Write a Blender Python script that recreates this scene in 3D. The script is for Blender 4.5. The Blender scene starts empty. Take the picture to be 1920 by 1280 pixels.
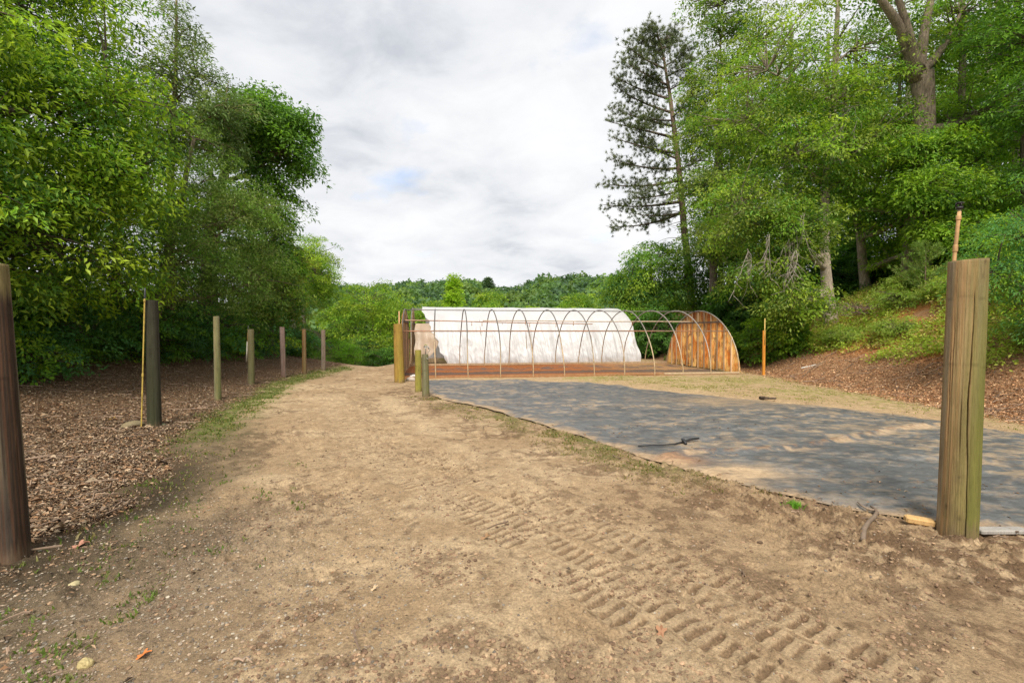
import bpy, math, random
import numpy as np
from mathutils import Vector, Matrix
R = math.radians
S = bpy.context.scene
COL = S.collection

# ------------------------------------------------------------------ camera, light, sky
CAM_H, F, HOR = 1.6, 900.0, 620.0
cam_d = bpy.data.cameras.new('camera'); cam = bpy.data.objects.new('camera', cam_d); COL.objects.link(cam)
cam.location = (0, 0, CAM_H)
cam.rotation_euler = (R(90) - math.atan(20.0 / F), 0, 0)
cam_d.lens = F / 1920 * 36; cam_d.sensor_width = 36; cam_d.clip_start = 0.05; cam_d.clip_end = 3000
S.camera = cam
S.view_settings.view_transform = 'Standard'; S.view_settings.look = 'None'
S.view_settings.exposure = 1.8; S.view_settings.gamma = 1.0

SUN_EL, SUN_AZ = R(52), R(-174)          # azimuth measured clockwise from +Y (ahead): behind and left of the camera
sd = Vector((math.sin(SUN_AZ) * math.cos(SUN_EL), math.cos(SUN_AZ) * math.cos(SUN_EL), math.sin(SUN_EL)))
sl = bpy.data.lights.new('sun', 'SUN'); so = bpy.data.objects.new('sun', sl); COL.objects.link(so)
sl.energy = 1.5; sl.angle = R(24); sl.color = (1.0, 0.93, 0.83)
so.rotation_euler = sd.to_track_quat('Z', 'Y').to_euler(); so.location = sd * 50

W = bpy.data.worlds.new('World'); S.world = W; W.use_nodes = True
nt = W.node_tree; nt.nodes.clear(); N = nt.nodes; LK = nt.links
def nd(tree, typ, **kw):
    n = tree.nodes.new(typ)
    for k, v in kw.items():
        if k.startswith('i_'):
            key = k[2:]; key = int(key) if key.isdigit() else key
            n.inputs[key].default_value = v
        else: setattr(n, k, v)
    return n
def math_n(tree, op, a, b=None, clamp=False):
    n = tree.nodes.new('ShaderNodeMath'); n.operation = op; n.use_clamp = clamp
    for i, v in enumerate((a, b)):
        if v is None: continue
        if isinstance(v, (int, float)): n.inputs[i].default_value = v
        else: tree.links.new(v, n.inputs[i])
    return n.outputs[0]
def mixc(tree, fac, a, b, blend='MIX'):
    n = tree.nodes.new('ShaderNodeMix'); n.data_type = 'RGBA'; n.blend_type = blend; n.clamp_factor = True
    for i, v in ((0, fac), (6, a), (7, b)):
        if isinstance(v, (int, float)): n.inputs[i].default_value = v
        elif isinstance(v, tuple): n.inputs[i].default_value = (*v[:3], 1)
        else: tree.links.new(v, n.inputs[i])
    return n.outputs[2]
def ramp(tree, fac, stops):
    n = tree.nodes.new('ShaderNodeValToRGB'); e = n.color_ramp.elements
    while len(e) < len(stops): e.new(0.5)
    for el, (p, c) in zip(e, stops):
        el.position = p; el.color = (c, c, c, 1) if isinstance(c, (int, float)) else (*c, 1)
    tree.links.new(fac, n.inputs[0]); return n.outputs[0]
sky = nd(nt, 'ShaderNodeTexSky', sky_type='NISHITA', sun_disc=False)
sky.sun_elevation = SUN_EL; sky.sun_rotation = SUN_AZ; sky.air_density = 1.0; sky.dust_density = 1.5
tc = nd(nt, 'ShaderNodeTexCoord'); sep = nd(nt, 'ShaderNodeSeparateXYZ'); LK.new(tc.outputs['Generated'], sep.inputs[0])
zz = math_n(nt, 'ADD', math_n(nt, 'MAXIMUM', sep.outputs[2], 0.0), 0.26)
cx_ = math_n(nt, 'DIVIDE', sep.outputs[0], zz); cy_ = math_n(nt, 'DIVIDE', sep.outputs[1], zz)
cmb = nd(nt, 'ShaderNodeCombineXYZ'); LK.new(cx_, cmb.inputs[0]); LK.new(cy_, cmb.inputs[1])
mp = nd(nt, 'ShaderNodeMapping'); LK.new(cmb.outputs[0], mp.inputs[0])
mp.inputs['Rotation'].default_value = (0, 0, R(24)); mp.inputs['Scale'].default_value = (1.1, 1.2, 1)
mp.inputs['Location'].default_value = (1.7, 0.4, 0)
n1 = nd(nt, 'ShaderNodeTexNoise', i_Scale=1.15, i_Detail=7.0, i_Roughness=0.5, i_Distortion=0.35); LK.new(mp.outputs[0], n1.inputs['Vector'])
n2 = nd(nt, 'ShaderNodeTexNoise', i_Scale=3.4, i_Detail=8.0, i_Roughness=0.6, i_Distortion=0.5); LK.new(mp.outputs[0], n2.inputs['Vector'])
n3 = nd(nt, 'ShaderNodeTexNoise', i_Scale=1.9, i_Detail=6.0, i_Roughness=0.55); mp3 = nd(nt, 'ShaderNodeMapping'); mp3.inputs['Location'].default_value = (5.3, 2.2, 0)
LK.new(cmb.outputs[0], mp3.inputs[0]); LK.new(mp3.outputs[0], n3.inputs['Vector'])
shade = math_n(nt, 'ADD', math_n(nt, 'MULTIPLY', n1.outputs[0], 0.7), math_n(nt, 'MULTIPLY', n2.outputs[0], 0.3))
cl = ramp(nt, shade, [(0.36, (2.75, 2.9, 3.15)), (0.45, (3.75, 3.83, 3.98)), (0.55, (4.3, 4.33, 4.4)), (0.66, (4.65, 4.64, 4.62))])
blue_m = ramp(nt, n3.outputs[0], [(0.62, 0.0), (0.72, 0.4)])
skyb = mixc(nt, 1.0, sky.outputs[0], (1.15, 1.15, 1.2), 'MULTIPLY')
col = mixc(nt, blue_m, cl, skyb)
bg = nd(nt, 'ShaderNodeBackground', i_Strength=0.065); LK.new(col, bg.inputs[0])
wo = nd(nt, 'ShaderNodeOutputWorld'); LK.new(bg.outputs[0], wo.inputs[0])

# ------------------------------------------------------------------ numpy helpers
def G(px, py, z=0.0):
    d = F * (CAM_H - z) / (py - HOR)
    return ((px - 960) / F * d, d)
def AT(px, py, d): return ((px - 960) / F * d, d, CAM_H + (HOR - py) / F * d)
def vnoise(x, y, seed=0):
    xi = np.floor(x).astype(np.int64); yi = np.floor(y).astype(np.int64)
    fx = x - xi; fy = y - yi; fx = fx * fx * (3 - 2 * fx); fy = fy * fy * (3 - 2 * fy)
    def h(a, b):
        n = (a * 374761393 + b * 668265263 + seed * 974634777) & 0xffffffff
        n = ((n ^ (n >> 13)) * 1274126177) & 0xffffffff
        return ((n ^ (n >> 16)) & 0xffff) / 65535.0
    return (h(xi, yi) * (1 - fx) + h(xi + 1, yi) * fx) * (1 - fy) + (h(xi, yi + 1) * (1 - fx) + h(xi + 1, yi + 1) * fx) * fy
def fbm(x, y, seed=0, o=4, g=0.5):
    v = 0; a = 1; t = 0
    for k in range(o):
        v = v + a * vnoise(x * 2 ** k + 17.3 * k, y * 2 ** k - 9.1 * k, seed + k); t += a; a *= g
    return v / t
def sm(a, b, x):
    t = np.clip((x - a) / (b - a), 0, 1); return t * t * (3 - 2 * t)
def seg_dist(x, y, pts):
    best = np.full(np.shape(x), 1e9)
    for (ax, ay), (bx, by) in zip(pts[:-1], pts[1:]):
        dx, dy = bx - ax, by - ay; L2 = dx * dx + dy * dy
        t = np.clip(((x - ax) * dx + (y - ay) * dy) / L2, 0, 1)
        best = np.minimum(best, np.hypot(x - ax - t * dx, y - ay - t * dy))
    return best

def mesh_np(name, V, Fc, mats, parent=None, C=None, smooth=False, midx=None):
    """V (n,3); Fc array (m,k) or list of arrays of different k; C (n,3|4) point colours"""
    me = bpy.data.meshes.new(name)
    V = np.asarray(V, dtype=np.float32)
    Fl = Fc if isinstance(Fc, list) else [Fc]
    Fl = [np.asarray(f, dtype=np.int32) for f in Fl if len(f)]
    loops = np.concatenate([f.ravel() for f in Fl]); sizes = np.concatenate([np.full(len(f), f.shape[1], np.int32) for f in Fl])
    starts = np.concatenate([[0], np.cumsum(sizes)[:-1]]).astype(np.int32)
    me.vertices.add(len(V)); me.vertices.foreach_set('co', V.ravel())
    me.loops.add(len(loops)); me.loops.foreach_set('vertex_index', loops)
    me.polygons.add(len(sizes)); me.polygons.foreach_set('loop_start', starts)
    if smooth: me.polygons.foreach_set('use_smooth', np.ones(len(sizes), dtype=bool))
    else: me.polygons.foreach_set('use_smooth', np.zeros(len(sizes), dtype=bool))
    if C is not None:
        C = np.asarray(C, dtype=np.float32)
        if C.shape[1] == 3: C = np.hstack([C, np.ones((len(C), 1), np.float32)])
        a = me.color_attributes.new('Col', 'FLOAT_COLOR', 'POINT'); a.data.foreach_set('color', C.ravel())
    for m in (mats if isinstance(mats, list) else [mats]): me.materials.append(m)
    if midx is not None: me.polygons.foreach_set('material_index', np.asarray(midx, np.int32))
    me.update(calc_edges=True)
    o = bpy.data.objects.new(name, me); COL.objects.link(o)
    if parent: o.parent = parent
    return o
class MB:
    """collects shapes, builds ONE mesh"""
    def __init__(s): s.V = []; s.F = {}; s.C = []; s.n = 0
    def add(s, V, Fc, c=(1, 1, 1)):
        V = np.asarray(V, float)
        for f in (Fc if isinstance(Fc, list) else [Fc]):
            f = np.asarray(f)
            if len(f): s.F.setdefault(f.shape[1], []).append(f + s.n)
        s.V.append(V); c = np.asarray(c, float)
        s.C.append(np.tile(c, (len(V), 1)) if c.ndim == 1 else c); s.n += len(V); return s
    def tube(s, pts, rad, seg=8, c=(1, 1, 1), caps=True, jit=0):
        P = np.asarray(pts, float); n = len(P); r = np.full(n, rad) if np.isscalar(rad) else np.asarray(rad, float)
        T = np.gradient(P, axis=0); T /= np.linalg.norm(T, axis=1)[:, None] + 1e-9
        ref = np.array([0.0, 0, 1]) if abs(T[0][2]) < 0.9 else np.array([1.0, 0, 0])
        A = np.cross(T, ref); A /= np.linalg.norm(A, axis=1)[:, None] + 1e-9; B = np.cross(T, A)
        th = np.linspace(0, 2 * np.pi, seg, endpoint=False)
        rr = r[:, None] * (1 + jit * (np.random.rand(n, seg) - .5)) if jit else r[:, None] * np.ones((1, seg))
        V = P[:, None, :] + rr[..., None] * (A[:, None] * np.cos(th)[None, :, None] + B[:, None] * np.sin(th)[None, :, None])
        i = np.arange(n - 1)[:, None] * seg; j = np.arange(seg)[None]; k = (j + 1) % seg
        Q = np.stack([i + j, i + k, i + seg + k, i + seg + j], -1).reshape(-1, 4)
        V = V.reshape(-1, 3)
        if caps:
            V = np.vstack([V, P[:1], P[-1:]]); a, b = n * seg, n * seg + 1
            T1 = np.stack([np.full(seg, a), (np.arange(seg) + 1) % seg, np.arange(seg)], -1)
            T2 = np.stack([np.full(seg, b), (n - 1) * seg + np.arange(seg), (n - 1) * seg + (np.arange(seg) + 1) % seg], -1)
            s.add(V, [Q, T1, T2], c)
        else: s.add(V, Q, c)
        return s
    def box(s, c0, size, rot=None, c=(1, 1, 1), bev=0.0):
        x, y, z = np.array(size) / 2
        if bev <= 0:
            V = np.array([[a * x, b * y, d * z] for d in (-1, 1) for a, b in ((-1, -1), (1, -1), (1, 1), (-1, 1))])
            Q = np.array([[3, 2, 1, 0], [4, 5, 6, 7], [0, 1, 5, 4], [1, 2, 6, 5], [2, 3, 7, 6], [3, 0, 4, 7]])
        else:
            b = min(bev, x * .9, y * .9, z * .9)
            ring = lambda X, Y, Z: [[-X + b, -Y, Z], [X - b, -Y, Z], [X, -Y + b, Z], [X, Y - b, Z], [X - b, Y, Z], [-X + b, Y, Z], [-X, Y - b, Z], [-X, -Y + b, Z]]
            V = np.array(ring(x - b, y - b, -z) + ring(x, y, -z + b) + ring(x, y, z - b) + ring(x - b, y - b, z))
            Q = [[l * 8 + i, l * 8 + (i + 1) % 8, (l + 1) * 8 + (i + 1) % 8, (l + 1) * 8 + i] for l in range(3) for i in range(8)]
            Q = np.array(Q); s.add(xf(V, c0, rot), [Q, np.array([[7, 6, 5, 4, 3, 2, 1, 0]]), np.array([[24, 25, 26, 27, 28, 29, 30, 31]])], c); return s
        s.add(xf(V, c0, rot), Q, c); return s
    def build(s, name, mats, parent=None, smooth=False):
        return mesh_np(name, np.vstack(s.V), [np.vstack(v) for v in s.F.values()], mats, parent, np.vstack(s.C), smooth)
def xf(V, loc, rot=None):
    if rot is not None:
        M = np.array(rot) if np.shape(rot) == (3, 3) else np.array(Matrix.Rotation(rot, 3, 'Z'))
        V = V @ M.T
    return V + np.array(loc, float)
def tag(o, label=None, cat=None, group=None, kind=None):
    if label: o['label'] = label
    if cat: o['category'] = cat
    if group: o['group'] = group
    if kind: o['kind'] = kind
    return o
def empty(name, loc, label, cat, group=None, rz=0):
    o = bpy.data.objects.new(name, None); COL.objects.link(o); o.location = loc; o.rotation_euler = (0, 0, rz)
    o.empty_display_size = 0.3
    return tag(o, label, cat, group)
def copy_tree(o, parent=None):
    c = o.copy(); COL.objects.link(c); c.parent = parent
    for ch in list(o.children): copy_tree(ch, c)
    return c

# ------------------------------------------------------------------ materials
def mat(name, rough=0.85, spec=0.25, build=None):
    m = bpy.data.materials.new(name); m.use_nodes = True; t = m.node_tree
    b = t.nodes['Principled BSDF']; b.inputs['Roughness'].default_value = rough
    b.inputs['Specular IOR Level'].default_value = spec
    if build: build(t, b)
    return m
def obj_co(t, scale=(1, 1, 1)):
    tcn = t.nodes.new('ShaderNodeTexCoord'); m = t.nodes.new('ShaderNodeMapping'); m.inputs['Scale'].default_value = scale
    t.links.new(tcn.outputs['Object'], m.inputs[0]); return m.outputs[0]
def noise(t, vec, scale, detail=5, rough=0.6, dist=0.0):
    n = t.nodes.new('ShaderNodeTexNoise'); n.inputs['Scale'].default_value = scale; n.inputs['Detail'].default_value = detail
    n.inputs['Roughness'].default_value = rough; n.inputs['Distortion'].default_value = dist
    t.links.new(vec, n.inputs['Vector']); return n.outputs[0]
def colattr(t):
    a = t.nodes.new('ShaderNodeAttribute'); a.attribute_name = 'Col'; return a.outputs['Color']
def bump(t, b, h, strength, dist):
    n = t.nodes.new('ShaderNodeBump'); n.inputs['Strength'].default_value = strength; n.inputs['Distance'].default_value = dist
    t.links.new(h, n.inputs['Height']); t.links.new(n.outputs[0], b.inputs['Normal'])
def b_ground(t, b):
    v = obj_co(t); f = noise(t, v, 60, 8, 0.7); g = noise(t, v, 7, 6, 0.65); s = noise(t, v, 260, 3, 0.7)
    k = ramp(t, f, [(0.3, 0.55), (0.5, 1.0), (0.72, 1.4)]); k2 = ramp(t, g, [(0.3, 0.82), (0.7, 1.15)])
    k3 = ramp(t, s, [(0.3, 0.72), (0.55, 1.0), (0.72, 1.35)])
    c = mixc(t, 1.0, colattr(t), k, 'MULTIPLY'); c = mixc(t, 1.0, c, k2, 'MULTIPLY'); c = mixc(t, 1.0, c, k3, 'MULTIPLY')
    t.links.new(c, b.inputs['Base Color'])
    h = math_n(t, 'ADD', math_n(t, 'MULTIPLY', f, 1.0), math_n(t, 'MULTIPLY', s, 0.4)); bump(t, b, h, 0.85, 0.022)
M_ground = mat('soil', 0.95, 0.12, b_ground)
def b_cloth(t, b):
    v = obj_co(t); f = noise(t, v, 45, 6, 0.7); s = noise(t, v, 200, 3, 0.6)
    w = noise(t, obj_co(t, (1, 1.8, 1)), 8, 8, 0.7, 0.8)
    k = ramp(t, f, [(0.3, 0.8), (0.7, 1.2)]); k2 = ramp(t, w, [(0.32, 0.72), (0.5, 1.0), (0.68, 1.35)])
    c = mixc(t, 1.0, colattr(t), k, 'MULTIPLY'); c = mixc(t, 1.0, c, k2, 'MULTIPLY')
    t.links.new(c, b.inputs['Base Color']); bump(t, b, math_n(t, 'ADD', f, math_n(t, 'MULTIPLY', s, .4)), 0.4, 0.01)
M_cloth = mat('woven_ground_cloth', 0.62, 0.35, b_cloth)
def leaf_mat(name, trans=0.4, rough=0.5, spec=0.22, hue=1.0):
    m = bpy.data.materials.new(name); m.use_nodes = True; t = m.node_tree; t.nodes.clear()
    c = colattr(t)
    p = t.nodes.new('ShaderNodeBsdfPrincipled'); p.inputs['Roughness'].default_value = rough; p.inputs['Specular IOR Level'].default_value = spec
    t.links.new(c, p.inputs['Base Color'])
    tr = t.nodes.new('ShaderNodeBsdfTranslucent'); tcx = mixc(t, 1.0, c, (1.7 * hue, 1.75, 0.7), 'MULTIPLY'); t.links.new(tcx, tr.inputs[0])
    mx = t.nodes.new('ShaderNodeMixShader'); mx.inputs[0].default_value = trans
    t.links.new(p.outputs[0], mx.inputs[1]); t.links.new(tr.outputs[0], mx.inputs[2])
    o = t.nodes.new('ShaderNodeOutputMaterial'); t.links.new(mx.outputs[0], o.inputs[0]); return m
M_leaf = leaf_mat('leaves', 0.42); M_needle = leaf_mat('needles', 0.25, 0.6, 0.2)
M_litter = mat('dry_leaves', 0.8, 0.2, lambda t, b: t.links.new(colattr(t), b.inputs['Base Color']))
M_stone = mat('stone', 0.8, 0.3, lambda t, b: (t.links.new(mixc(t, 1.0, colattr(t), ramp(t, noise(t, obj_co(t), 90, 4), [(0.3, .7), (.7, 1.25)]), 'MULTIPLY'), b.inputs['Base Color'])))
def b_bark(t, b):
    v = obj_co(t, (1, 1, 0.16)); f = noise(t, v, 26, 6, 0.65, 0.4); g = noise(t, obj_co(t), 2.2, 4)
    k = ramp(t, f, [(0.3, 0.35), (0.5, 0.9), (0.7, 1.5)]); k2 = ramp(t, g, [(0.3, 0.75), (0.7, 1.2)])
    c = mixc(t, 1.0, mixc(t, 1.0, colattr(t), k, 'MULTIPLY'), k2, 'MULTIPLY')
    t.links.new(c, b.inputs['Base Color']); bump(t, b, f, 0.9, 0.03)
M_bark = mat('bark', 0.92, 0.12, b_bark)
def b_wood(t, b):
    v = obj_co(t, (1, 1, 0.085)); f = noise(t, v, 75, 9, 0.78, 0.7); g = noise(t, obj_co(t, (1, 1, 0.25)), 6, 5, 0.6, 0.5); s = noise(t, obj_co(t, (1, 1, .3)), 120, 3)
    k = ramp(t, f, [(0.30, 0.55), (0.46, 0.95), (0.72, 1.25)]); k2 = ramp(t, g, [(0.3, 0.75), (0.55, 1.0), (0.75, 1.2)])
    c = mixc(t, 1.0, mixc(t, 1.0, colattr(t), k, 'MULTIPLY'), k2, 'MULTIPLY')
    t.links.new(c, b.inputs['Base Color']); bump(t, b, math_n(t, 'ADD', f, math_n(t, 'MULTIPLY', s, .3)), 0.6, 0.006)
M_wood = mat('weathered_wood', 0.85, 0.18, b_wood)
def b_pipe(t, b):
    f = noise(t, obj_co(t), 14, 5, 0.7); k = ramp(t, f, [(0.3, 0.6), (0.7, 1.3)])
    t.links.new(mixc(t, 1.0, colattr(t), k, 'MULTIPLY'), b.inputs['Base Color'])
M_pipe = mat('weathered_pipe', 0.55, 0.4, b_pipe)
M_metal = mat('galvanised_pipe', 0.5, 0.5, b_pipe); M_metal.node_tree.nodes['Principled BSDF'].inputs['Metallic'].default_value = 0.25
def b_sheet():
    m = bpy.data.materials.new('white_plastic_sheet'); m.use_nodes = True; t = m.node_tree; t.nodes.clear()
    v = obj_co(t, (1, 1, .5)); f = noise(t, v, 3.5, 6, .6, .6); d = noise(t, obj_co(t), 1.1, 5, .65)
    c = mixc(t, 1.0, colattr(t), ramp(t, d, [(.35, .9), (.6, 1.0)]), 'MULTIPLY')
    p = t.nodes.new('ShaderNodeBsdfPrincipled'); p.inputs['Roughness'].default_value = .38; p.inputs['Specular IOR Level'].default_value = .45
    t.links.new(c, p.inputs['Base Color'])
    w = noise(t, obj_co(t, (1, 1, .35)), 9, 5, .6, 1.2); bp = t.nodes.new('ShaderNodeBump'); bp.inputs['Strength'].default_value = .5; bp.inputs['Distance'].default_value = .03
    t.links.new(w, bp.inputs['Height']); t.links.new(bp.outputs[0], p.inputs['Normal'])
    tr = t.nodes.new('ShaderNodeBsdfTranslucent'); t.links.new(c, tr.inputs[0])
    mx = t.nodes.new('ShaderNodeMixShader'); mx.inputs[0].default_value = .3
    t.links.new(p.outputs[0], mx.inputs[1]); t.links.new(tr.outputs[0], mx.inputs[2])
    o = t.nodes.new('ShaderNodeOutputMaterial'); t.links.new(mx.outputs[0], o.inputs[0]); return m
M_sheet = b_sheet()
def b_panel(t, b):
    # rust and water streaks running down corrugated / boarded end wall
    f = noise(t, obj_co(t, (1, 1, 0.12)), 5.0, 6, 0.65, 0.6); g = noise(t, obj_co(t, (1, 1, .45)), 1.6, 5, 0.6, 0.8); s = noise(t, obj_co(t, (1, 1, .3)), 16, 5, .7)
    c = ramp(t, f, [(0.3, (0.20, 0.08, 0.03)), (0.40, (0.46, 0.16, 0.03)), (0.50, (0.56, 0.29, 0.07)), (0.60, (0.66, 0.50, 0.26))])
    c = mixc(t, ramp(t, g, [(0.44, 0.0), (0.58, 0.85)]), c, (0.44, 0.13, 0.02)); c = mixc(t, ramp(t, noise(t, obj_co(t, (1, 1, .5)), 1.9, 5, .6, .5), [(0.5, 0.0), (0.6, 0.8)]), c, (0.74, 0.52, 0.19))
    c = mixc(t, 1.0, c, ramp(t, s, [(0.3, .6), (.55, 1.0), (.7, 1.2)]), 'MULTIPLY')
    c = mixc(t, ramp(t, noise(t, obj_co(t, (1, 1, .6)), 2.6, 6, .7, .9), [(0.54, 0.0), (0.62, 0.7)]), c, (0.15, 0.085, 0.05)); c = mixc(t, 1.0, c, colattr(t), 'MULTIPLY'); t.links.new(c, b.inputs['Base Color']); bump(t, b, s, .4, .01)
M_panel = mat('rust_stained_boards', 0.8, 0.2, b_panel)

# ------------------------------------------------------------------ terrain
CLOTH_L = [(-2.25, 12.9), (-2.05, 11.9), (-1.6, 11.0), (-.66, 9.93), (.37, 8.3), (1.08, 7.0), (1.6, 6.06), (2.0, 5.4), (2.39, 4.93), (2.7, 4.52), (3.0, 4.2), (3.4, 4.02), (4.1, 3.75), (5.4, 3.55), (7.4, 3.2)]
CLOTH_U = [(-2.5, 15.0), (-1.4, 15.25), (-.3, 15.3), (.8, 15.1), (1.9, 14.8), (3.0, 14.2), (3.8, 13.0), (4.6, 11.9), (5.5, 11.0), (6.5, 10.2), (7.3, 9.2), (7.7, 8.2), (7.8, 7.3), (8.0, 6.2), (8.8, 4.6)]
ROAD_L = [(-3.2, 0), (-3.3, 3.27), (-3.5, 3.8), (-3.45, 4.3), (-3.75, 5.2), (-4.75, 6.9), (-6.0, 10.5), (-7.1, 14.5), (-7.35, 18), (-7.3, 20.6), (-8, 24), (-10, 40)]
HA = R(9.0); U_ = np.array([math.cos(HA), math.sin(HA)]); V_ = np.array([-math.sin(HA), math.cos(HA)])
HC = np.array([-3.72, 16.05]); HL, HW, HH = 12.4, 5.7, 2.45       # front hoop house: corner, length, width, height
def left_edge(y):
    p = np.array(ROAD_L); return np.interp(y, p[:, 1], p[:, 0])
def in_poly(x, y, poly):
    r = np.zeros(np.shape(x), bool); n = len(poly)
    for i in range(n):
        (ax, ay), (bx, by) = poly[i], poly[(i + 1) % n]
        c = ((ay > y) != (by > y)) & (x < (bx - ax) * (y - ay) / (by - ay + 1e-12) + ax); r ^= c
    return r
CPOLY = CLOTH_L + CLOTH_U[::-1]
def Hbase(x, y):
    x = np.asarray(x, float); y = np.asarray(y, float)
    far = 1 - sm(32, 70, y)
    lf = (sm(-6.2, -11.5, x) * .5 + sm(-10.5, -15.5, x) * 1.9 + sm(-15, -40, x) * 4) * far
    xf_ = 9.7 - 2.2 * sm(23, 30, y); t = x - xf_
    rt = (sm(0, 2.6, t) * .7 + sm(1.7, 6.2, t) * 2.6 + sm(6, 34, t) * 5) * (1 - .7 * sm(50, 100, y))
    yc = 21.0 + 10.5 * sm(-6.3, -4.4, x); dr = -sm(yc, yc + 20, y) * 4.2 * (1 - sm(6, 12, x)) * (1 - .85 * sm(-9.5, -14, x))
    rg = sm(85, 235, y) * (19 - 6 * sm(20, 75, x) - 3 * sm(-30, -90, x)) - sm(30, 80, y) * 1.2
    un = (fbm(x * .35, y * .35, 5, 3) - .5) * .10 + (fbm(x * .06 + 9, y * .06, 7, 2) - .5) * 2.5 * sm(35, 120, y)
    return lf + rt + dr + rg + un
TR = np.array([(-4.1, 12.0), (-3.0, 8.8), (-2.0, 6.75), (-1.2, 5.5), (-.42, 4.55), (.17, 3.82), (.62, 3.2), (.97, 2.62), (1.25, 2.1), (1.6, 1.4), (2.0, .6)]) - np.array([.16, 0])
def track_coords(x, y):
    s0 = np.concatenate([[0], np.cumsum(np.hypot(*np.diff(TR, axis=0).T))])
    best = np.full(x.shape, 1e9); w = np.zeros(x.shape); s = np.zeros(x.shape)
    for i in range(len(TR) - 1):
        a, b = TR[i], TR[i + 1]; d = b - a; L = np.hypot(*d)
        t = np.clip(((x - a[0]) * d[0] + (y - a[1]) * d[1]) / L ** 2, 0, 1)
        qx, qy = x - a[0] - t * d[0], y - a[1] - t * d[1]; dd = np.hypot(qx, qy); m = dd < best
        sg = np.sign(d[0] * qy - d[1] * qx); best = np.where(m, dd, best); w = np.where(m, dd * sg, w); s = np.where(m, s0[i] + t * L, s)
    return s, w
def tread(x, y):
    """depth (m, positive = pressed in) of tractor tyre lugs; two tyre prints side by side"""
    s, w = track_coords(x, y)
    out = np.zeros(x.shape)
    wob = (fbm(x * 2, y * 2, 31, 2) - .5) * .02 + (fbm(x * 14, y * 14, 35, 3) - .5) * .030; s = s + (fbm(x * 9, y * 9, 36, 3) - .5) * .045
    for off, hw, ph, st in ((0.0, .24, 0, 1.0), (0.56, .22, .07, .9), (-.66, .17, .03, .35)):
        ww = w - off + wob
        side = np.sign(ww); a = np.abs(ww)
        pitch = .092; p = ((s + ph + ww * .12 + np.where(side > 0, .45 * pitch, 0)) / pitch) % 1.0
        bar = sm(.0, .16, p) * (1 - sm(.42, .58, p)) * sm(.022, .034, a) * (.55 + .45 * (((s + ph) / (pitch * 3)) % 1.0 > .33)) * (1 - sm(hw - .015, hw + .01, a))
        cross = (1 - sm(.008, .024, a)) * .4 * (vnoise(s * 9, s * 0, 5) > .35)
        d = np.maximum(bar, cross * .8 * (1 - sm(hw - .02, hw, a)))
        band = 1 - sm(hw, hw + .06, a)
        pt = sm(.30, .56, fbm(x * 1.1 + off * 5, y * 1.1, 77, 3))
        pt2 = sm(.34, .50, fbm(x * 4 + off * 3, y * 4, 79, 3)); jt = vnoise(np.floor(s / pitch + .3) * 7.31 + side * 3.1, off * 5 + side, 33); fade = sm(.6, 4.2, s) * st * (0.5 + .5 * pt) * (.45 + .6 * pt2) * (.6 + .6 * jt)
        out = out + (d * .021 + band * .008) * fade - np.exp(-((a - hw - .04) / .03) ** 2) * .006 * fade
    return out
def H(x, y, micro=False):
    x = np.asarray(x, float); y = np.asarray(y, float); h = Hbase(x, y)
    inside = in_poly(x, y, CPOLY)
    h = h - .02 * inside
    if micro:
        near = 1 - sm(9, 22, y)
        road = (x > left_edge(y)) & ~inside
        rough = .35 + 1.1 * sm(.46, .62, fbm(x * .9, y * .9, 3, 3))
        vg = seg_dist(x, y, CLOTH_L); rough = rough + 1.0 * (1 - sm(.3, 1.4, vg)) * sm(4, 7, 12 - y)
        cl_ = (fbm(x * 14, y * 14, 11, 4) - .5) * .040 * rough + (fbm(x * 3.2, y * 3.2, 13, 3) - .5) * .05
        cl2 = np.maximum(fbm(x * 40, y * 40, 15, 2) - .62, 0) * .07 * rough
        s_, w_ = track_coords(x, y); calm = 1 - .65 * np.exp(-((w_ - .0) / .3) ** 4) * sm(2, 5, s_)
        h = h + (cl_ + cl2) * near * ~inside * calm
        h = h - tread(x, y) * road
    return h
H1 = lambda x, y: float(H(np.array([x]), np.array([y]))[0])

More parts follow.
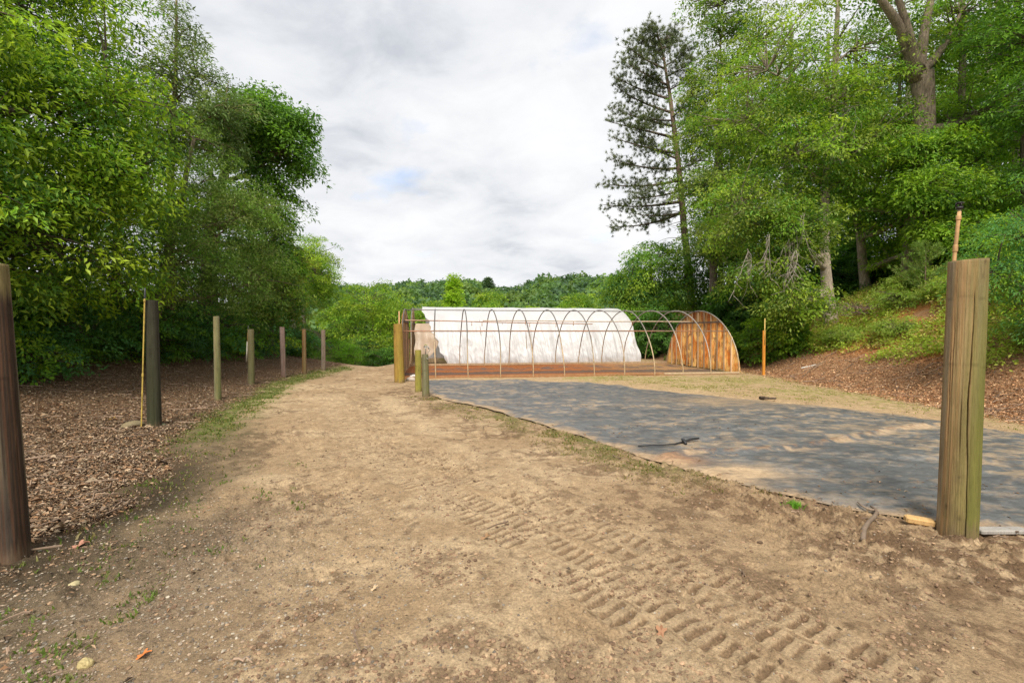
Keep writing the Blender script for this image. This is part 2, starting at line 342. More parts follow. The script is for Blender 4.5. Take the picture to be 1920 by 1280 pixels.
def ground_colour(x, y):
    n = len(x)
    sand = np.array([.395, .278, .162]); pale = np.array([.54, .40, .245]); brown = np.array([.175, .112, .064]); mud = np.array([.052, .040, .024])
    lit = np.array([.155, .095, .055]); grass = np.array([.13, .155, .035]); dry = np.array([.26, .20, .09]); red = np.array([.33, .115, .035]); gravel = np.array([.225, .17, .115])
    def mx(c, k, m): return c * (1 - m[:, None]) + k * m[:, None]
    a = fbm(x * .8, y * .8, 21, 5, .6); b = fbm(x * 2.6, y * 2.6, 22, 4, .6); c9 = fbm(x * 11, y * 11, 23, 4, .6); e = fbm(x * 33, y * 33, 24, 3)
    c = np.tile(sand, (n, 1))
    c = mx(c, pale, sm(.44, .60, a * .6 + b * .4) * .85)
    c = mx(c, brown, sm(.50, .62, b * .5 + c9 * .5) * .7)
    s, w = track_coords(x, y)
    c = mx(c, pale, np.exp(-((w + .15) / .5) ** 2) * sm(.4, .6, b) * .55)
    c = mx(c, pale, np.exp(-((w - 1.1) / .28) ** 2) * sm(.38, .6, a) * .8)
    td = tread(x, y)
    c = mx(c, brown * 1.15, sm(.010, .020, td) * .75)                      # lug recesses painted darker, shade put into the colour for contrast
    c = mx(c, pale, sm(.003, .006, td) * (1 - sm(.010, .014, td)) * .5)  # pale highlights painted on the shallow rims of the lug marks
    # clods and brown churned earth beside the cloth
    vg = seg_dist(x, y, CLOTH_L); right_side = x > np.interp(y, [0, 4, 8, 12, 16], [2.2, 1.2, -.8, -3.2, -4.2])
    churn = (1 - sm(.4, 1.5, vg + (a - .5) * 1.0)) * (y < 14)
    c = mx(c, brown * 1.15, churn * sm(.38, .6, c9 * .6 + b * .4) * .9)
    gv = (1 - sm(.25, 1.05, vg + (b - .5) * .9)) * sm(4.6, 5.6, y) * (1 - sm(9.4, 11, y))
    c = mx(c, dry, gv * sm(.35, .55, b) * .75); c = mx(c, grass, gv * sm(.50, .62, c9 * .5 + b * .5) * .6)
    c = mx(c, brown * 1.1, sm(2.1, 3.0, x) * (1 - sm(3.6, 4.4, y)) * sm(.42, .56, c9 * .7 + b * .3) * .85)
    # left side: mud, gravel, leaf litter
    d = left_edge(y) - x
    gr = sm(-2.3, -1.0, -np.abs(d + .6) * 0 + d) * (1 - sm(3.4, 5.2, y)) * sm(.30, .5, b * .7 + a * .3 + .05)
    c = mx(c, gravel, np.clip(gr * 1.1, 0, 1) * .75)
    c = mx(c, mud * 2.4, sm(-1.4, -.2, d + (b - .5) * 1.2) * (1 - sm(8, 10, y)) * .8)
    mdl = np.exp(-((d + .1 + (a - .5) * .5) / .33) ** 2) * sm(2.6, 3.2, y) * (1 - sm(5.2, 6.4, y)); c = mx(c, mud, mdl * .9)
    c = mx(c, lit, sm(-.25, .35, d + (b - .5) * 1.0) * .95)
    gs = np.exp(-((d + .18 + (b - .5) * .6) / .40) ** 2) * sm(6.2, 8.5, y) * (1 - sm(20, 22, y)); c = mx(c, grass * 1.1, np.clip(gs * 1.2, 0, 1) * sm(.34, .55, c9 * .4 + b * .6 + .05) * .9)
    # sand and thin grass between the cloth and the hoop house, litter on the right bank
    vu = seg_dist(x, y, CLOTH_U); inc = in_poly(x, y, CPOLY)
    beyond = (x > np.interp(y, [3, 6, 9, 11, 13, 15.2, 30], [8.6, 8.0, 7.3, 5.4, 3.8, -2.5, -4.5])) & (y > 2) & (y < 40)
    bb = beyond.astype(float)
    c = mx(c, np.array([.47, .33, .185]), bb * .7); c = mx(c, grass * 1.25 + np.array([.09, .05, .015]), bb * sm(.4, 1.3, vu + (b - .5) * 1.4) * sm(.44, .64, a * .4 + c9 * .6) * .7)
    lt = x - (9.0 + (b - .5) * 1.2 - 1.6 * sm(21, 27, y)); c = mx(c, np.array([.34, .195, .105]), sm(-.3, .5, lt) * bb)
    c = mx(c, np.array([.42, .18, .06]), sm(11.4, 12.2, x) * (1 - sm(15.0, 16.5, x)) * (y > 13) * sm(.40, .48, a * .6 + b * .4) * .9)
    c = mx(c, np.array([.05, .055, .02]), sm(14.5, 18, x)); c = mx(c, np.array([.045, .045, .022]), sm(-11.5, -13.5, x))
    # red soil inside the hoop houses
    q = np.stack([x, y], -1) - HC; hu = q @ U_; hv = q @ V_
    rin = sm(-.2, .1, hu) * (1 - sm(HL - .2, HL + .3, hu)) * sm(-.35, -.05, hv + (c9 - .5) * .3) * (1 - sm(HW + .5, HW + 1.2, hv))
    c = mx(c, red, rin * (1 - .55 * sm(6.5, 11, hu)))
    c = mx(c, np.array([.10, .085, .075]), rin * sm(.8, 1.3, hv) * (1 - sm(2.1, 2.4, hv + (b - .5) * 1.4)) * .8)
    c = mx(c, np.array([.13, .10, .085]), rin * sm(3.0, 3.4, hv + (b - .5)) * (1 - sm(4.6, 5.0, hv)) * sm(.42, .55, b) * .8)
    c = mx(c, np.array([.07, .085, .03]), sm(32, 45, y))
    return np.clip(c * (.92 + .3 * (e - .5))[:, None], .01, 1)
def build_ground():
    rad = [0.0]; r = .25
    while r < 28: rad.append(r); r *= (1.0028 if r < 6 else 1.005) if r > 1.5 else 1.03
    while r < 900: rad.append(r); r *= 1.045
    rad = np.array(rad[1:])
    th = np.concatenate([np.linspace(-62, 62, 860), np.linspace(62, 298, 90)[1:-1]]); th = np.radians(th)
    TH, RR = np.meshgrid(th, rad); x = (RR * np.sin(TH)).ravel(); y = (RR * np.cos(TH)).ravel()
    yy = np.where(y < 0, 0, y); z = np.where(y > 0, H(x, y, True), H(x, yy * 0))
    nr, na = len(rad), len(th); i = np.arange(nr - 1)[:, None] * na; j = np.arange(na)[None]; k = (j + 1) % na
    Q = np.stack([i + j, i + na + j, i + na + k, i + k], -1).reshape(-1, 4)[:, ::-1]
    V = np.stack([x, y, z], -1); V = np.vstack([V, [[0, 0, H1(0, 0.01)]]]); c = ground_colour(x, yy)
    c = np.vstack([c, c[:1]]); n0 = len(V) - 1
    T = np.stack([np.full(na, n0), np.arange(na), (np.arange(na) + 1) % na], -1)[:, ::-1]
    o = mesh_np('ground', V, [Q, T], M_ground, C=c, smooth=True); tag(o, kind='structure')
    return o
build_ground()

# ground cloth
def build_cloth():
    Lp, Up = np.array(CLOTH_L), np.array(CLOTH_U)
    def res(p, n):
        s = np.concatenate([[0], np.cumsum(np.hypot(*np.diff(p, axis=0).T))]); t = np.linspace(0, s[-1], n)
        return np.stack([np.interp(t, s, p[:, 0]), np.interp(t, s, p[:, 1])], -1)
    n, m = 520, 240; A, B = res(Lp, n), res(Up, n)
    A = A + ((fbm(np.arange(n) * .06, np.zeros(n), 61, 4) - .5) * .22)[:, None] * np.array([.7, .7]); B = B + ((fbm(np.arange(n) * .05, np.zeros(n), 62, 4) - .5) * .9)[:, None] * np.array([.5, .5])
    t = np.linspace(0, 1, m) ** 1.0
    P = A[:, None] * (1 - t)[None, :, None] + B[:, None] * t[None, :, None]; x = P[..., 0].ravel(); y = P[..., 1].ravel()
    wr = (fbm(x * 1.4, y * 3.5, 63, 4) - .5) * .045 + (fbm(x * 2.5 + y, y * 9 - x * 2, 69, 3) - .5) * .022 + np.maximum(fbm(x * .9 + 5, y * 2.2, 64, 3) - .55, 0) * .12
    seam = np.array([(1.9, 5.9), (2.4, 6.2), (3.0, 6.15), (4.2, 6.5), (5.6, 7.3), (7.4, 8.0)])
    sdv = seg_dist(x, y, [tuple(q) for q in seam]); wr = wr + .045 * np.exp(-(sdv / .07) ** 2)
    edge = np.minimum(np.tile(t, n), 1 - np.tile(t, n))
    z = Hbase(x, y) + .012 + (wr + .02) * sm(0, .03, edge)
    a = fbm(x * .7, y * 1.3, 65, 5, .6); b = fbm(x * 3, y * 5, 66, 4, .6); c9 = fbm(x * 12, y * 16, 67, 3)
    k = .85 + .5 * (a - .5); C = np.stack([.108 * k, .112 * k, .113 * k], -1)
    def mx(C, kc, m_): return C * (1 - m_[:, None]) + np.array(kc) * m_[:, None]
    C = mx(C, (.17, .165, .155), sm(.50, .72, b) * .6)
    farr = sm(9, 13.0, y) * .06 + sm(3.6, 6.6, x) * .10; C = mx(C, (.30, .225, .145), sm(.56, .68, a * .45 + c9 * .25 + b * .3 + farr) * .75); C = mx(C, (.24, .18, .12), sm(.53, .60, c9 * .7 + b * .3) * .4); C = mx(C, (.05, .052, .055), sm(.56, .64, fbm(x * 5, y * 7, 68, 4)) * .5)
    C = mx(C, (.36, .26, .16), np.exp(-((sdv - .06) / .10) ** 2) * sm(.40, .55, b) * .85)
    C = mx(C, (.17, .10, .06), np.exp(-((sdv + .0) / .05) ** 2) * sm(.45, .6, c9) * .8)
    blob = np.exp(-(((x - 2.45) / .45) ** 2 + ((y - 5.25) / .28) ** 2)) ; C = mx(C, (.42, .30, .18), np.clip(blob * 1.6 * sm(.3, .6, b + .1), 0, 1) * .9)
    blob = np.exp(-(((x - 1.95) / .35) ** 2 + ((y - 5.75) / .2) ** 2)); C = mx(C, (.27, .15, .08), np.clip(blob * 1.3, 0, 1) * .8)
    blob = np.exp(-(((x - 5.2) / 1.5) ** 2 + ((y - 10.6) / .7) ** 2)); C = mx(C, (.28, .20, .12), np.clip(blob * 1.5 * sm(.3, .6, b + .1), 0, 1) * .7)
    ed = np.minimum(seg_dist(x, y, [tuple(q) for q in A[::8]]), seg_dist(x, y, [tuple(q) for q in B[::8]]))
    C = mx(C, (.34, .235, .135), (1 - sm(-.02, .22, ed + (b - .5) * .5)) * .85)
    i = np.arange(n - 1)[:, None] * m; j = np.arange(m - 1)[None]
    Q = np.stack([i + j, i + m + j, i + m + j + 1, i + j + 1], -1).reshape(-1, 4)
    o = mesh_np('ground_cloth', np.stack([x, y, z], -1), Q, M_cloth, C=C, smooth=True)
    tag(o, 'large dusty black woven ground cloth between the track and the bare hoop frame', 'ground cloth')
build_cloth()

# ------------------------------------------------------------------ scattered stuff on the ground
rng = np.random.default_rng(4)
def leaf_quads(P, D, Nn, L, Wd, fold=0.25):
    """kite leaves. P base pts, D direction, Nn normal, L length, Wd width -> V,F"""
    n = len(P); D = D / (np.linalg.norm(D, axis=1)[:, None] + 1e-9); X = np.cross(D, Nn); X /= np.linalg.norm(X, axis=1)[:, None] + 1e-9
    Z = np.cross(X, D); L = L[:, None]; Wd = Wd[:, None]
    v0 = P; v2 = P + D * L - Z * L * .12; v1 = P + D * L * .45 + X * Wd * .5 + Z * Wd * fold; v3 = P + D * L * .45 - X * Wd * .5 + Z * Wd * fold
    V = np.stack([v0, v1, v2, v3], 1).reshape(-1, 3); Fq = np.arange(n * 4).reshape(-1, 4); return V, Fq
def scatter_flat(n, sampler, size, lift=.008):
    x, y = sampler(n); z = H(x, y, True) + lift + rng.random(len(x)) * .02
    a = rng.random(len(x)) * 6.283; tilt = rng.normal(0, .28, len(x))
    D = np.stack([np.cos(a), np.sin(a), tilt], -1); Nn = np.stack([rng.normal(0, .3, len(x)), rng.normal(0, .3, len(x)), np.ones(len(x))], -1)
    L = size * (.4 + rng.random(len(x)) ** 2 * 1.3); return np.stack([x, y, z], -1), D, Nn, L
def samp_polar(n, r0, r1, a0, a1, p=1.0):
    r = r0 * (r1 / r0) ** (rng.random(n) ** p); a = np.radians(a0 + (a1 - a0) * rng.random(n)); return r * np.sin(a), r * np.cos(a)
# dry leaves
lc = np.array([(.31, .19, .11), (.23, .14, .078), (.36, .255, .16), (.13, .085, .052), (.44, .34, .23), (.27, .155, .08), (.09, .062, .04), (.31, .23, .16)])
def litter(name, label, samp, n, size, tint=1.0):
    P, D, Nn, L = scatter_flat(n, samp, size)
    V, Fq = leaf_quads(P, D, Nn, L, L * (.22 + .5 * rng.random(len(L)) ** 1.5), .3)
    C = lc[rng.integers(0, len(lc), len(L))] * (.55 + .7 * rng.random((len(L), 1))) * tint
    tag(mesh_np(name, V, Fq, M_litter, C=np.repeat(C, 4, 0)), kind='stuff')
def s_left(n):
    x, y = samp_polar(n * 3, 3.2, 26, -62, -15, .9); d = left_edge(y) - x; k = (d + (fbm(x * 2.6, y * 2.6, 22, 4, .6) - .5) * 1.0 > .0 + .35 * rng.random(len(x))) & (x > -13.5) & (y > 2.6)
    return x[k][:n], y[k][:n]
litter('leaf_litter', '', s_left, 190000, .036)
def s_left2(n):
    x, y = s_left(n * 3); k = (y < 9) & (rng.random(len(x)) < .8); return x[k][:n], y[k][:n]
litter('leaf_litter', '', s_left2, 4000, .075, 1.0)
def s_right(n):
    x, y = samp_polar(n * 6, 8, 30, 22, 62, 1); k = (x > 8.7 + rng.random(len(x)) * .9 - 1.4 * sm(21, 27, y)) & (x < 14.8) & (fbm(x * 1.2, y * 1.2, 90, 2) + (x < 12.2) > .5)
    return x[k][:n], y[k][:n]
litter('leaf_litter', '', s_right, 110000, .046, np.array([1.75, 1.52, 1.32]))
def s_road(n):
    x, y = samp_polar(n * 3, 1.5, 20, -60, 60); p = .04 + .7 * (1 - sm(.1, 1.8, left_edge(y) * -1 + x)) * (y < 7) + .45 * (1 - sm(0, 1.2, seg_dist(x, y, CLOTH_L)))
    k = (rng.random(len(x)) < p) & ~in_poly(x, y, CPOLY) & (x > left_edge(y) - .2); return x[k][:n], y[k][:n]
litter('leaf_crumbs', '', s_road, 6000, .026, .9)
def s_cl(n):
    x, y = samp_polar(n * 2, 4, 16, -10, 56); k = in_poly(x, y, CPOLY) & (fbm(x * 1.3, y * 1.3, 91, 3) > .53); return x[k][:n], y[k][:n]
P, D, Nn, L = scatter_flat(5200, s_cl, .032, .038)
V, Fq = leaf_quads(P, D, Nn, L, L * .4, .3); C = lc[rng.integers(0, 7, len(L))] * .9
tag(mesh_np('leaf_crumbs', V, Fq, M_litter, C=np.repeat(C, 4, 0)), kind='stuff')
# stones and clods
def ico():
    p = (1 + 5 ** .5) / 2; v = np.array([(-1, p, 0), (1, p, 0), (-1, -p, 0), (1, -p, 0), (0, -1, p), (0, 1, p), (0, -1, -p), (0, 1, -p), (p, 0, -1), (p, 0, 1), (-p, 0, -1), (-p, 0, 1)]) / 1.9
    f = np.array([(0, 11, 5), (0, 5, 1), (0, 1, 7), (0, 7, 10), (0, 10, 11), (1, 5, 9), (5, 11, 4), (11, 10, 2), (10, 7, 6), (7, 1, 8), (3, 9, 4), (3, 4, 2), (3, 2, 6), (3, 6, 8), (3, 8, 9), (4, 9, 5), (2, 4, 11), (6, 2, 10), (8, 6, 7), (9, 8, 1)]); return v, f
IV, IF = ico()
def stones(name, n, samp, s0, s1, pal, sink=.3):
    x, y = samp(n); n = len(x); z = H(x, y, True); s = s0 + (s1 - s0) * rng.random(n) ** 3
    V = IV[None] * (s[:, None, None] * (.6 + .7 * rng.random((n, 1, 3)))) * np.array([1, 1, .6]) * (1 + .35 * (rng.random((n, 12, 1)) - .5))
    a = rng.random(n) * 6.28; ca, sa = np.cos(a)[:, None], np.sin(a)[:, None]
    V = np.stack([V[..., 0] * ca - V[..., 1] * sa, V[..., 0] * sa + V[..., 1] * ca, V[..., 2]], -1)
    V = V + np.stack([x, y, z + s * sink * .4], -1)[:, None]
    Fs = (IF[None] + (np.arange(n) * 12)[:, None, None]).reshape(-1, 3); pal = np.array(pal)
    C = pal[rng.integers(0, len(pal), n)] * (.6 + .7 * rng.random((n, 1)))
    tag(mesh_np(name, V.reshape(-1, 3), Fs, M_stone, C=np.repeat(C, 12, 0)), kind='stuff')
def s_grav(n):
    x, y = samp_polar(n * 4, 1.3, 9, -60, 45, .8); p = .06 + .95 * (1 - sm(1.0, 3.4, x - left_edge(y))) * (1 - sm(3.2, 5.5, y)); k = (rng.random(len(x)) < p) & (x > left_edge(y) - .1) & ~in_poly(x, y, CPOLY); return x[k][:n], y[k][:n]
stones('gravel', 26000, s_grav, .0018, .011, [(.25, .20, .15), (.31, .25, .18), (.17, .145, .115), (.30, .22, .15), (.36, .31, .24), (.22, .17, .12), (.18, .13, .09)])
def s_clod(n):
    x, y = samp_polar(n * 4, 1.5, 11, -55, 62, .9); p = .10 + .9 * sm(.50, .6, fbm(x * 2.6, y * 2.6, 22, 4, .6)) + .6 * (1 - sm(0, 1.1, seg_dist(x, y, CLOTH_L)))
    k = (rng.random(len(x)) < p * .6) & (x > left_edge(y)) & ~in_poly(x, y, CPOLY); return x[k][:n], y[k][:n]
stones('soil_clods', 24000, s_clod, .003, .016, [(.22, .14, .085), (.16, .10, .06), (.30, .20, .12)])
def twigs(name, samp, n, L0):
    x, y = samp(n); n = len(x); mb = MB(); L = L0 * (.3 + rng.random(n) ** 2 * 1.6); a = rng.random(n) * 6.28
    for i in range(n):
        t_ = np.linspace(-.5, .5, 5)[:, None]; d = np.array([math.cos(a[i]), math.sin(a[i])]); q = np.array([x[i], y[i]]) + t_ * d * L[i] + rng.normal(0, .04, (5, 2)) * L[i]; z = H(q[:, 0], q[:, 1]) + .022 + .03 * rng.random(5)
        mb.tube(np.column_stack([q, z]), np.linspace(.006, .003, 5) * (1 + .06 * y[i]), 5, np.array((.24, .17, .12)) * rng.uniform(.5, 1.5), caps=False)
    tag(mb.build(name, M_litter), kind='stuff')
twigs('fallen_twigs', lambda n: s_left(n), 420, .45)
twigs('fallen_twigs', lambda n: s_right(n), 260, .6)
twigs('fallen_twigs', lambda n: s_road(n), 160, .16)
# grass
def grass(name, samp, n, h, pal):
    x, y = samp(n); n = len(x); z = H(x, y) - .005; a = rng.random(n) * 6.28; hh = h * (.4 + rng.random(n)); ln = rng.normal(0, .5, (n, 2)) * hh[:, None]
    w = .004 + .003 * rng.random(n) + .0005 * y; P = np.stack([x, y, z], -1); X = np.stack([np.cos(a) * w, np.sin(a) * w, 0 * a], -1)
    m_ = P + np.stack([ln[:, 0] * .35, ln[:, 1] * .35, hh * .6], -1); t_ = P + np.stack([ln[:, 0], ln[:, 1], hh], -1)
    V = np.stack([P - X, P + X, m_ + X * .7, m_ - X * .7, t_], 1).reshape(-1, 3); b = (np.arange(n) * 5)[:, None]
    pal = np.array(pal); C = pal[rng.integers(0, len(pal), n)] * (.7 + .6 * rng.random((n, 1)))
    tag(mesh_np(name, V, [b + np.array([[0, 1, 2, 3]]), b + np.array([[3, 2, 4]])], M_leaf, C=np.repeat(C, 5, 0)), kind='stuff')
GP = [(.10, .15, .03), (.14, .19, .04), (.20, .19, .07), (.28, .23, .11), (.08, .12, .03)]
def s_g1(n):
    x, y = samp_polar(n * 5, 4.5, 22, -45, -15, .8); d = left_edge(y) - x; b = fbm(x * 2.6, y * 2.6, 22, 4, .6); cl9 = fbm(x * 6, y * 6, 29, 3)
    k = (np.abs(d + .18 + (b - .5) * .6) < .55 * rng.random(len(x)) ** .6) & (rng.random(len(x)) < sm(5.5, 8.5, y) * .9 + .1) & (cl9 > .44); return x[k][:n], y[k][:n]
grass('verge_grass', s_g1, 26000, .035, GP)
def s_g2(n):
    x, y = samp_polar(n * 5, 4.4, 12, -20, 30, .9); v = seg_dist(x, y, CLOTH_L); cl9 = fbm(x * 5, y * 5, 28, 3)
    k = (v < .9 * rng.random(len(x)) ** .7) & ~in_poly(x, y, CPOLY) & (cl9 > .50) & (y > 4.6); return x[k][:n], y[k][:n]
grass('verge_grass', s_g2, 14000, .026, [(.12, .15, .035), (.24, .20, .09), (.30, .23, .12), (.2, .17, .07)])
def s_g3(n):
    x, y = samp_polar(n * 5, 7, 19, 10, 58, .9); v = seg_dist(x, y, CLOTH_U); cl9 = fbm(x * 3, y * 3, 27, 3)
    q = np.stack([x, y], -1) - HC; hv = q @ V_
    k = (x < 9.6) & ~in_poly(x, y, CPOLY) & (cl9 > .52) & (hv < .1) & (v > .3 + .9 * rng.random(len(x))) & (x > 2); return x[k][:n], y[k][:n]
grass('thin_grass', s_g3, 12000, .024, [(.19, .22, .05), (.28, .26, .09), (.36, .30, .15)])

def s_g4(n): return G(1490, 955)[0] + rng.normal(0, .035, n), G(1490, 955)[1] + rng.normal(0, .03, n)
grass('weed_tuft', s_g4, 160, .05, [(.12, .28, .03), (.16, .32, .04)])
def s_g5(n):
    x, y = samp_polar(n * 4, 2.6, 6.5, -52, -20, .9); d = left_edge(y) - x; k = (np.abs(d + .5) < 1.1) & (fbm(x * 5, y * 5, 39, 3) > .6); return x[k][:n], y[k][:n]
grass('verge_grass', s_g5, 2200, .026, [(.12, .18, .04), (.18, .2, .07)])
# ------------------------------------------------------------------ posts
def make_post(name, label, px0, pyb, pyt, px1, wtop, wbot, base, moss, seed, group, crack=None, facets=0, seg=72, grey=.0, cat='wooden post', dist=None, red=0.0):
    """stands at the ground point seen at (px0,pyb); top at (px1,pyt); widths in photo px"""
    X, Dp = G(px0, pyb) if dist is None else ((px0 - 960) / F * dist, dist)
    zb = H1(X, Dp); X, Dp = G(px0, pyb, zb) if dist is None else (X, Dp); zb = H1(X, Dp)
    Dc = Dp + wbot / 2 / F * Dp
    X = (px0 - 960) / F * Dc; zt = CAM_H + (HOR - pyt) / F * (Dc - wbot / 2 / F * Dp * .0); xt = (px1 - 960) / F * Dc
    hgt = zt - zb; ca = math.cos(math.atan((px0 - 960) / F)); rb, rt_ = wbot / 2 / F * Dc * ca, wtop / 2 / F * Dc * ca
    root = empty(name, (X, Dc, zb), label, cat, group)
    n = max(24, int(hgt / .02)); zs = np.concatenate([[-.25], np.linspace(0, hgt, n)]); th = np.linspace(0, 2 * np.pi, seg, endpoint=False)
    Z, T = np.meshgrid(zs, th, indexing='ij'); f = np.clip(Z / hgt, 0, 1)
    r = rb + (rt_ - rb) * f; rr = np.random.RandomState(seed)
    r = r * (1 + .035 * np.cos(2 * T + rr.rand() * 6) + .022 * np.cos(3 * T + rr.rand() * 6 + f * 2) + .05 * (fbm(T * 1.2 + 50 * np.cos(T), Z * 1.3, seed, 3) - .5))
    g1 = vnoise(np.cos(T) * 9 + 40, np.sin(T) * 9 + Z * .4 + 40, seed + 5); r = r - .06 * rb * np.clip(.28 - g1, 0, 1) * 3
    dark = np.ones_like(r)  # colour multiplier: paints occlusion shade into the main crack
    cks = [(rr.rand() * 6.28, rr.rand() * .7, .3 + rr.rand() * .7, .004, .012) for _ in range(9)]
    if crack: cks += [crack]
    for (a0, z0, z1, wd, dp) in cks:
        path = a0 + (fbm(Z * 1.8, Z * 0 + a0, seed + 9, 3) - .5) * .25 + (fbm(Z * 14, Z * 0, seed + 3, 2) - .5) * .03; dl = (T - path + np.pi) % (2 * np.pi) - np.pi
        k = np.exp(-(dl / max(wd / rb, 3.2 / seg)) ** 2) * sm(z0 - .04, z0 + .06, f) * (1 - sm(z1 - .05, z1 + .02, f)); r = r - k * dp * (1 if dp > .04 else rb / .16); dark = dark * (1 - .75 * np.clip(k * 1.2, 0, 1) * (dp > .02))
    if facets: r = r / np.maximum(.86, np.cos((T % (2 * np.pi / facets)) - np.pi / facets)) * .97
    cx = (xt - X) * f; x = cx + r * np.cos(T); y = r * np.sin(T)
    V = np.stack([x, y, Z], -1).reshape(-1, 3); V[-seg:, 2] += (rr.rand() - .5) * .016 * V[-seg:, 0] / rb
    nz = len(zs); i = np.arange(nz - 1)[:, None] * seg; j = np.arange(seg)[None]; kk = (j + 1) % seg
    Q = np.stack([i + j, i + kk, i + seg + kk, i + seg + j], -1).reshape(-1, 4)
    Tn = T.ravel(); fn = f.ravel(); Zn = Z.ravel(); C = np.tile(np.array(base), (len(V), 1)).astype(float)
    def mx(C, kc, m_): return C * (1 - m_[:, None]) + np.array(kc) * m_[:, None]
    sn = fbm(np.cos(Tn) * 2.5 + 9, np.sin(Tn) * 2.5 + Zn * .5, seed + 20, 4); s2 = fbm(np.cos(Tn) * 7 + 9, np.sin(Tn) * 7 + Zn * 1.1, seed + 21, 4)
    C = C * (.75 + .5 * s2)[:, None]
    C = mx(C, (.30, .29, .26), sm(.45, .65, sn) * grey)
    C = mx(C, (.30, .115, .05), sm(.5, .68, s2) * red)
    ms = (np.cos(Tn - moss[0]) * .5 + .5) ** 2 * moss[1] * (.5 + .7 * (1 - fn)) * sm(.3, .6, sn + .15); C = mx(C, moss[2], np.clip(ms, 0, 1))
    for _ in range(9 if seg > 100 else 4):
        ka, kz, ks = rr.rand() * 6.28, rr.rand() * hgt, .007 + .010 * rr.rand(); dl = ((Tn - ka + np.pi) % (2 * np.pi) - np.pi) * rb; C = mx(C, np.array(base) * .3, np.exp(-((dl / ks) ** 2 + ((Zn - kz) / (ks * 1.5)) ** 2)) * .9); C = mx(C, np.array(base) * .6, np.exp(-((np.hypot(dl, (Zn - kz) * .45) - ks * 2) / ks) ** 2) * .4)
    C = mx(C, np.array(base) * .55, (1 - sm(0, .012, hgt - Zn)) * .8)
    for q in (.86, .62): C = C * (1 - .3 * np.exp(-((fn - q - .006 * np.sin(Tn * 2)) * hgt / .006) ** 2))[:, None]
    if seed == 1: C = mx(C, (.20, .165, .07), sm(.86, .93, fn + (s2 - .5) * .08) * .8); C = mx(C, (.22, .19, .12), sm(.5, .6, sn) * (1 - np.abs(fn - .5) * 3).clip(0, 1) * .6)
    C = mx(C, (.17, .115, .07), (1 - sm(.0, .12, Zn + (s2 - .5) * .2)) * .6); C = C * dark.ravel()[:, None]
    V = np.vstack([V, [[cx.ravel()[-1], 0, hgt + .004]]]); C = np.vstack([C, C[-1:] * .8])
    top = np.stack([np.full(seg, len(V) - 1), (nz - 1) * seg + np.arange(seg), (nz - 1) * seg + (np.arange(seg) + 1) % seg], -1)
    body = mesh_np('shaft', V, [Q, top], M_wood, root, C, smooth=True)
    me = body.data; sf = np.ones(len(me.polygons), bool); sf[-seg:] = False; me.polygons.foreach_set('use_smooth', sf)
    return root, X, Dc, zb, zt, rb
GPOST = 'round wooden posts in the row along the leaf-strewn side of the track'
OL = (.15, .17, .045)
make_post('wooden_post', 'thick dark brown weathered post with yellowish top at the left edge', 15, 1066, 495, -6, 54, 74, (.046, .031, .021), (2.5, .2, OL), 1, GPOST, grey=.06, red=.15, dist=None, seg=120)
p2 = make_post('wooden_post', 'near-black brown post with mossy foot and a yellow water pipe leaning against it', 287, 804, 563, 286, 25, 30, (.034, .028, .022), (-1.2, .35, (.06, .075, .022)), 2, GPOST, grey=.04, seg=72)  # very dark brown base colour over the whole shaft
make_post('wooden_post', 'slim olive green tapering post, tallest of those beyond the near-black one', 407, 752, 593, 406, 12, 14, (.22, .185, .095), (-.5, .7, (.15, .17, .055)), 3, GPOST, grey=.3, seg=48)
p4 = make_post('wooden_post', 'stout olive post with flat pale top and a thin broken pipe on its left', 470, 719, 617, 470, 12, 13, (.17, .145, .075), (-.4, .6, (.13, .14, .05)), 4, GPOST, grey=.2, seg=40)
make_post('wooden_post', 'purplish brown post standing between the flat-topped olive post and the thin rusty one', 531, 705, 613, 529, 10, 10.5, (.20, .125, .10), (1, .1, OL), 5, GPOST, grey=.3, seg=36)
make_post('wooden_post', 'thin rust brown post with greenish top, second last before the track drops away', 570, 696, 617, 570, 7.5, 8.5, (.22, .115, .05), (-1, .3, OL), 6, GPOST, grey=.2, seg=32)
make_post('wooden_post', 'farthest grey brown post of the row, beside the round green bush', 606, 690, 618.5, 606, 8, 8.5, (.24, .18, .14), (-1, .1, OL), 7, GPOST, grey=.6, seg=32)
pr = make_post('wooden_post', 'thick light brown post with a long vertical crack and green algae on its right side', 1803, 1018, 489, 1812, 80, 84, (.30, .215, .105), (-1.0, 1.25, (.155, .15, .04)), 8, 'round wooden posts on the hoop house side of the track', crack=(-2.02, -.1, .88, .0026, .045), seg=300, grey=.25, red=.3)
GC = 'round wooden posts on the hoop house side of the track'
make_post('wooden_post', 'tall yellow-tan post at the left corner of the bare hoop frame', 749, 718, 607, 746, 16, 19, (.36, .21, .055), (-.9, .7, (.27, .22, .04)), 9, GC, seg=44)
make_post('wooden_post', 'short yellow-green post standing just behind the grey one with the water tap', 784, 735, 656, 784, 11.5, 12.5, (.30, .25, .06), (-.9, .6, (.24, .24, .045)), 10, GC, seg=40)
pt = make_post('wooden_post', 'short grey-green post with a small water tap on its top', 798, 745, 664, 797, 12, 14, (.17, .155, .085), (-.9, .5, (.15, .15, .05)), 11, GC, seg=44, grey=.4)

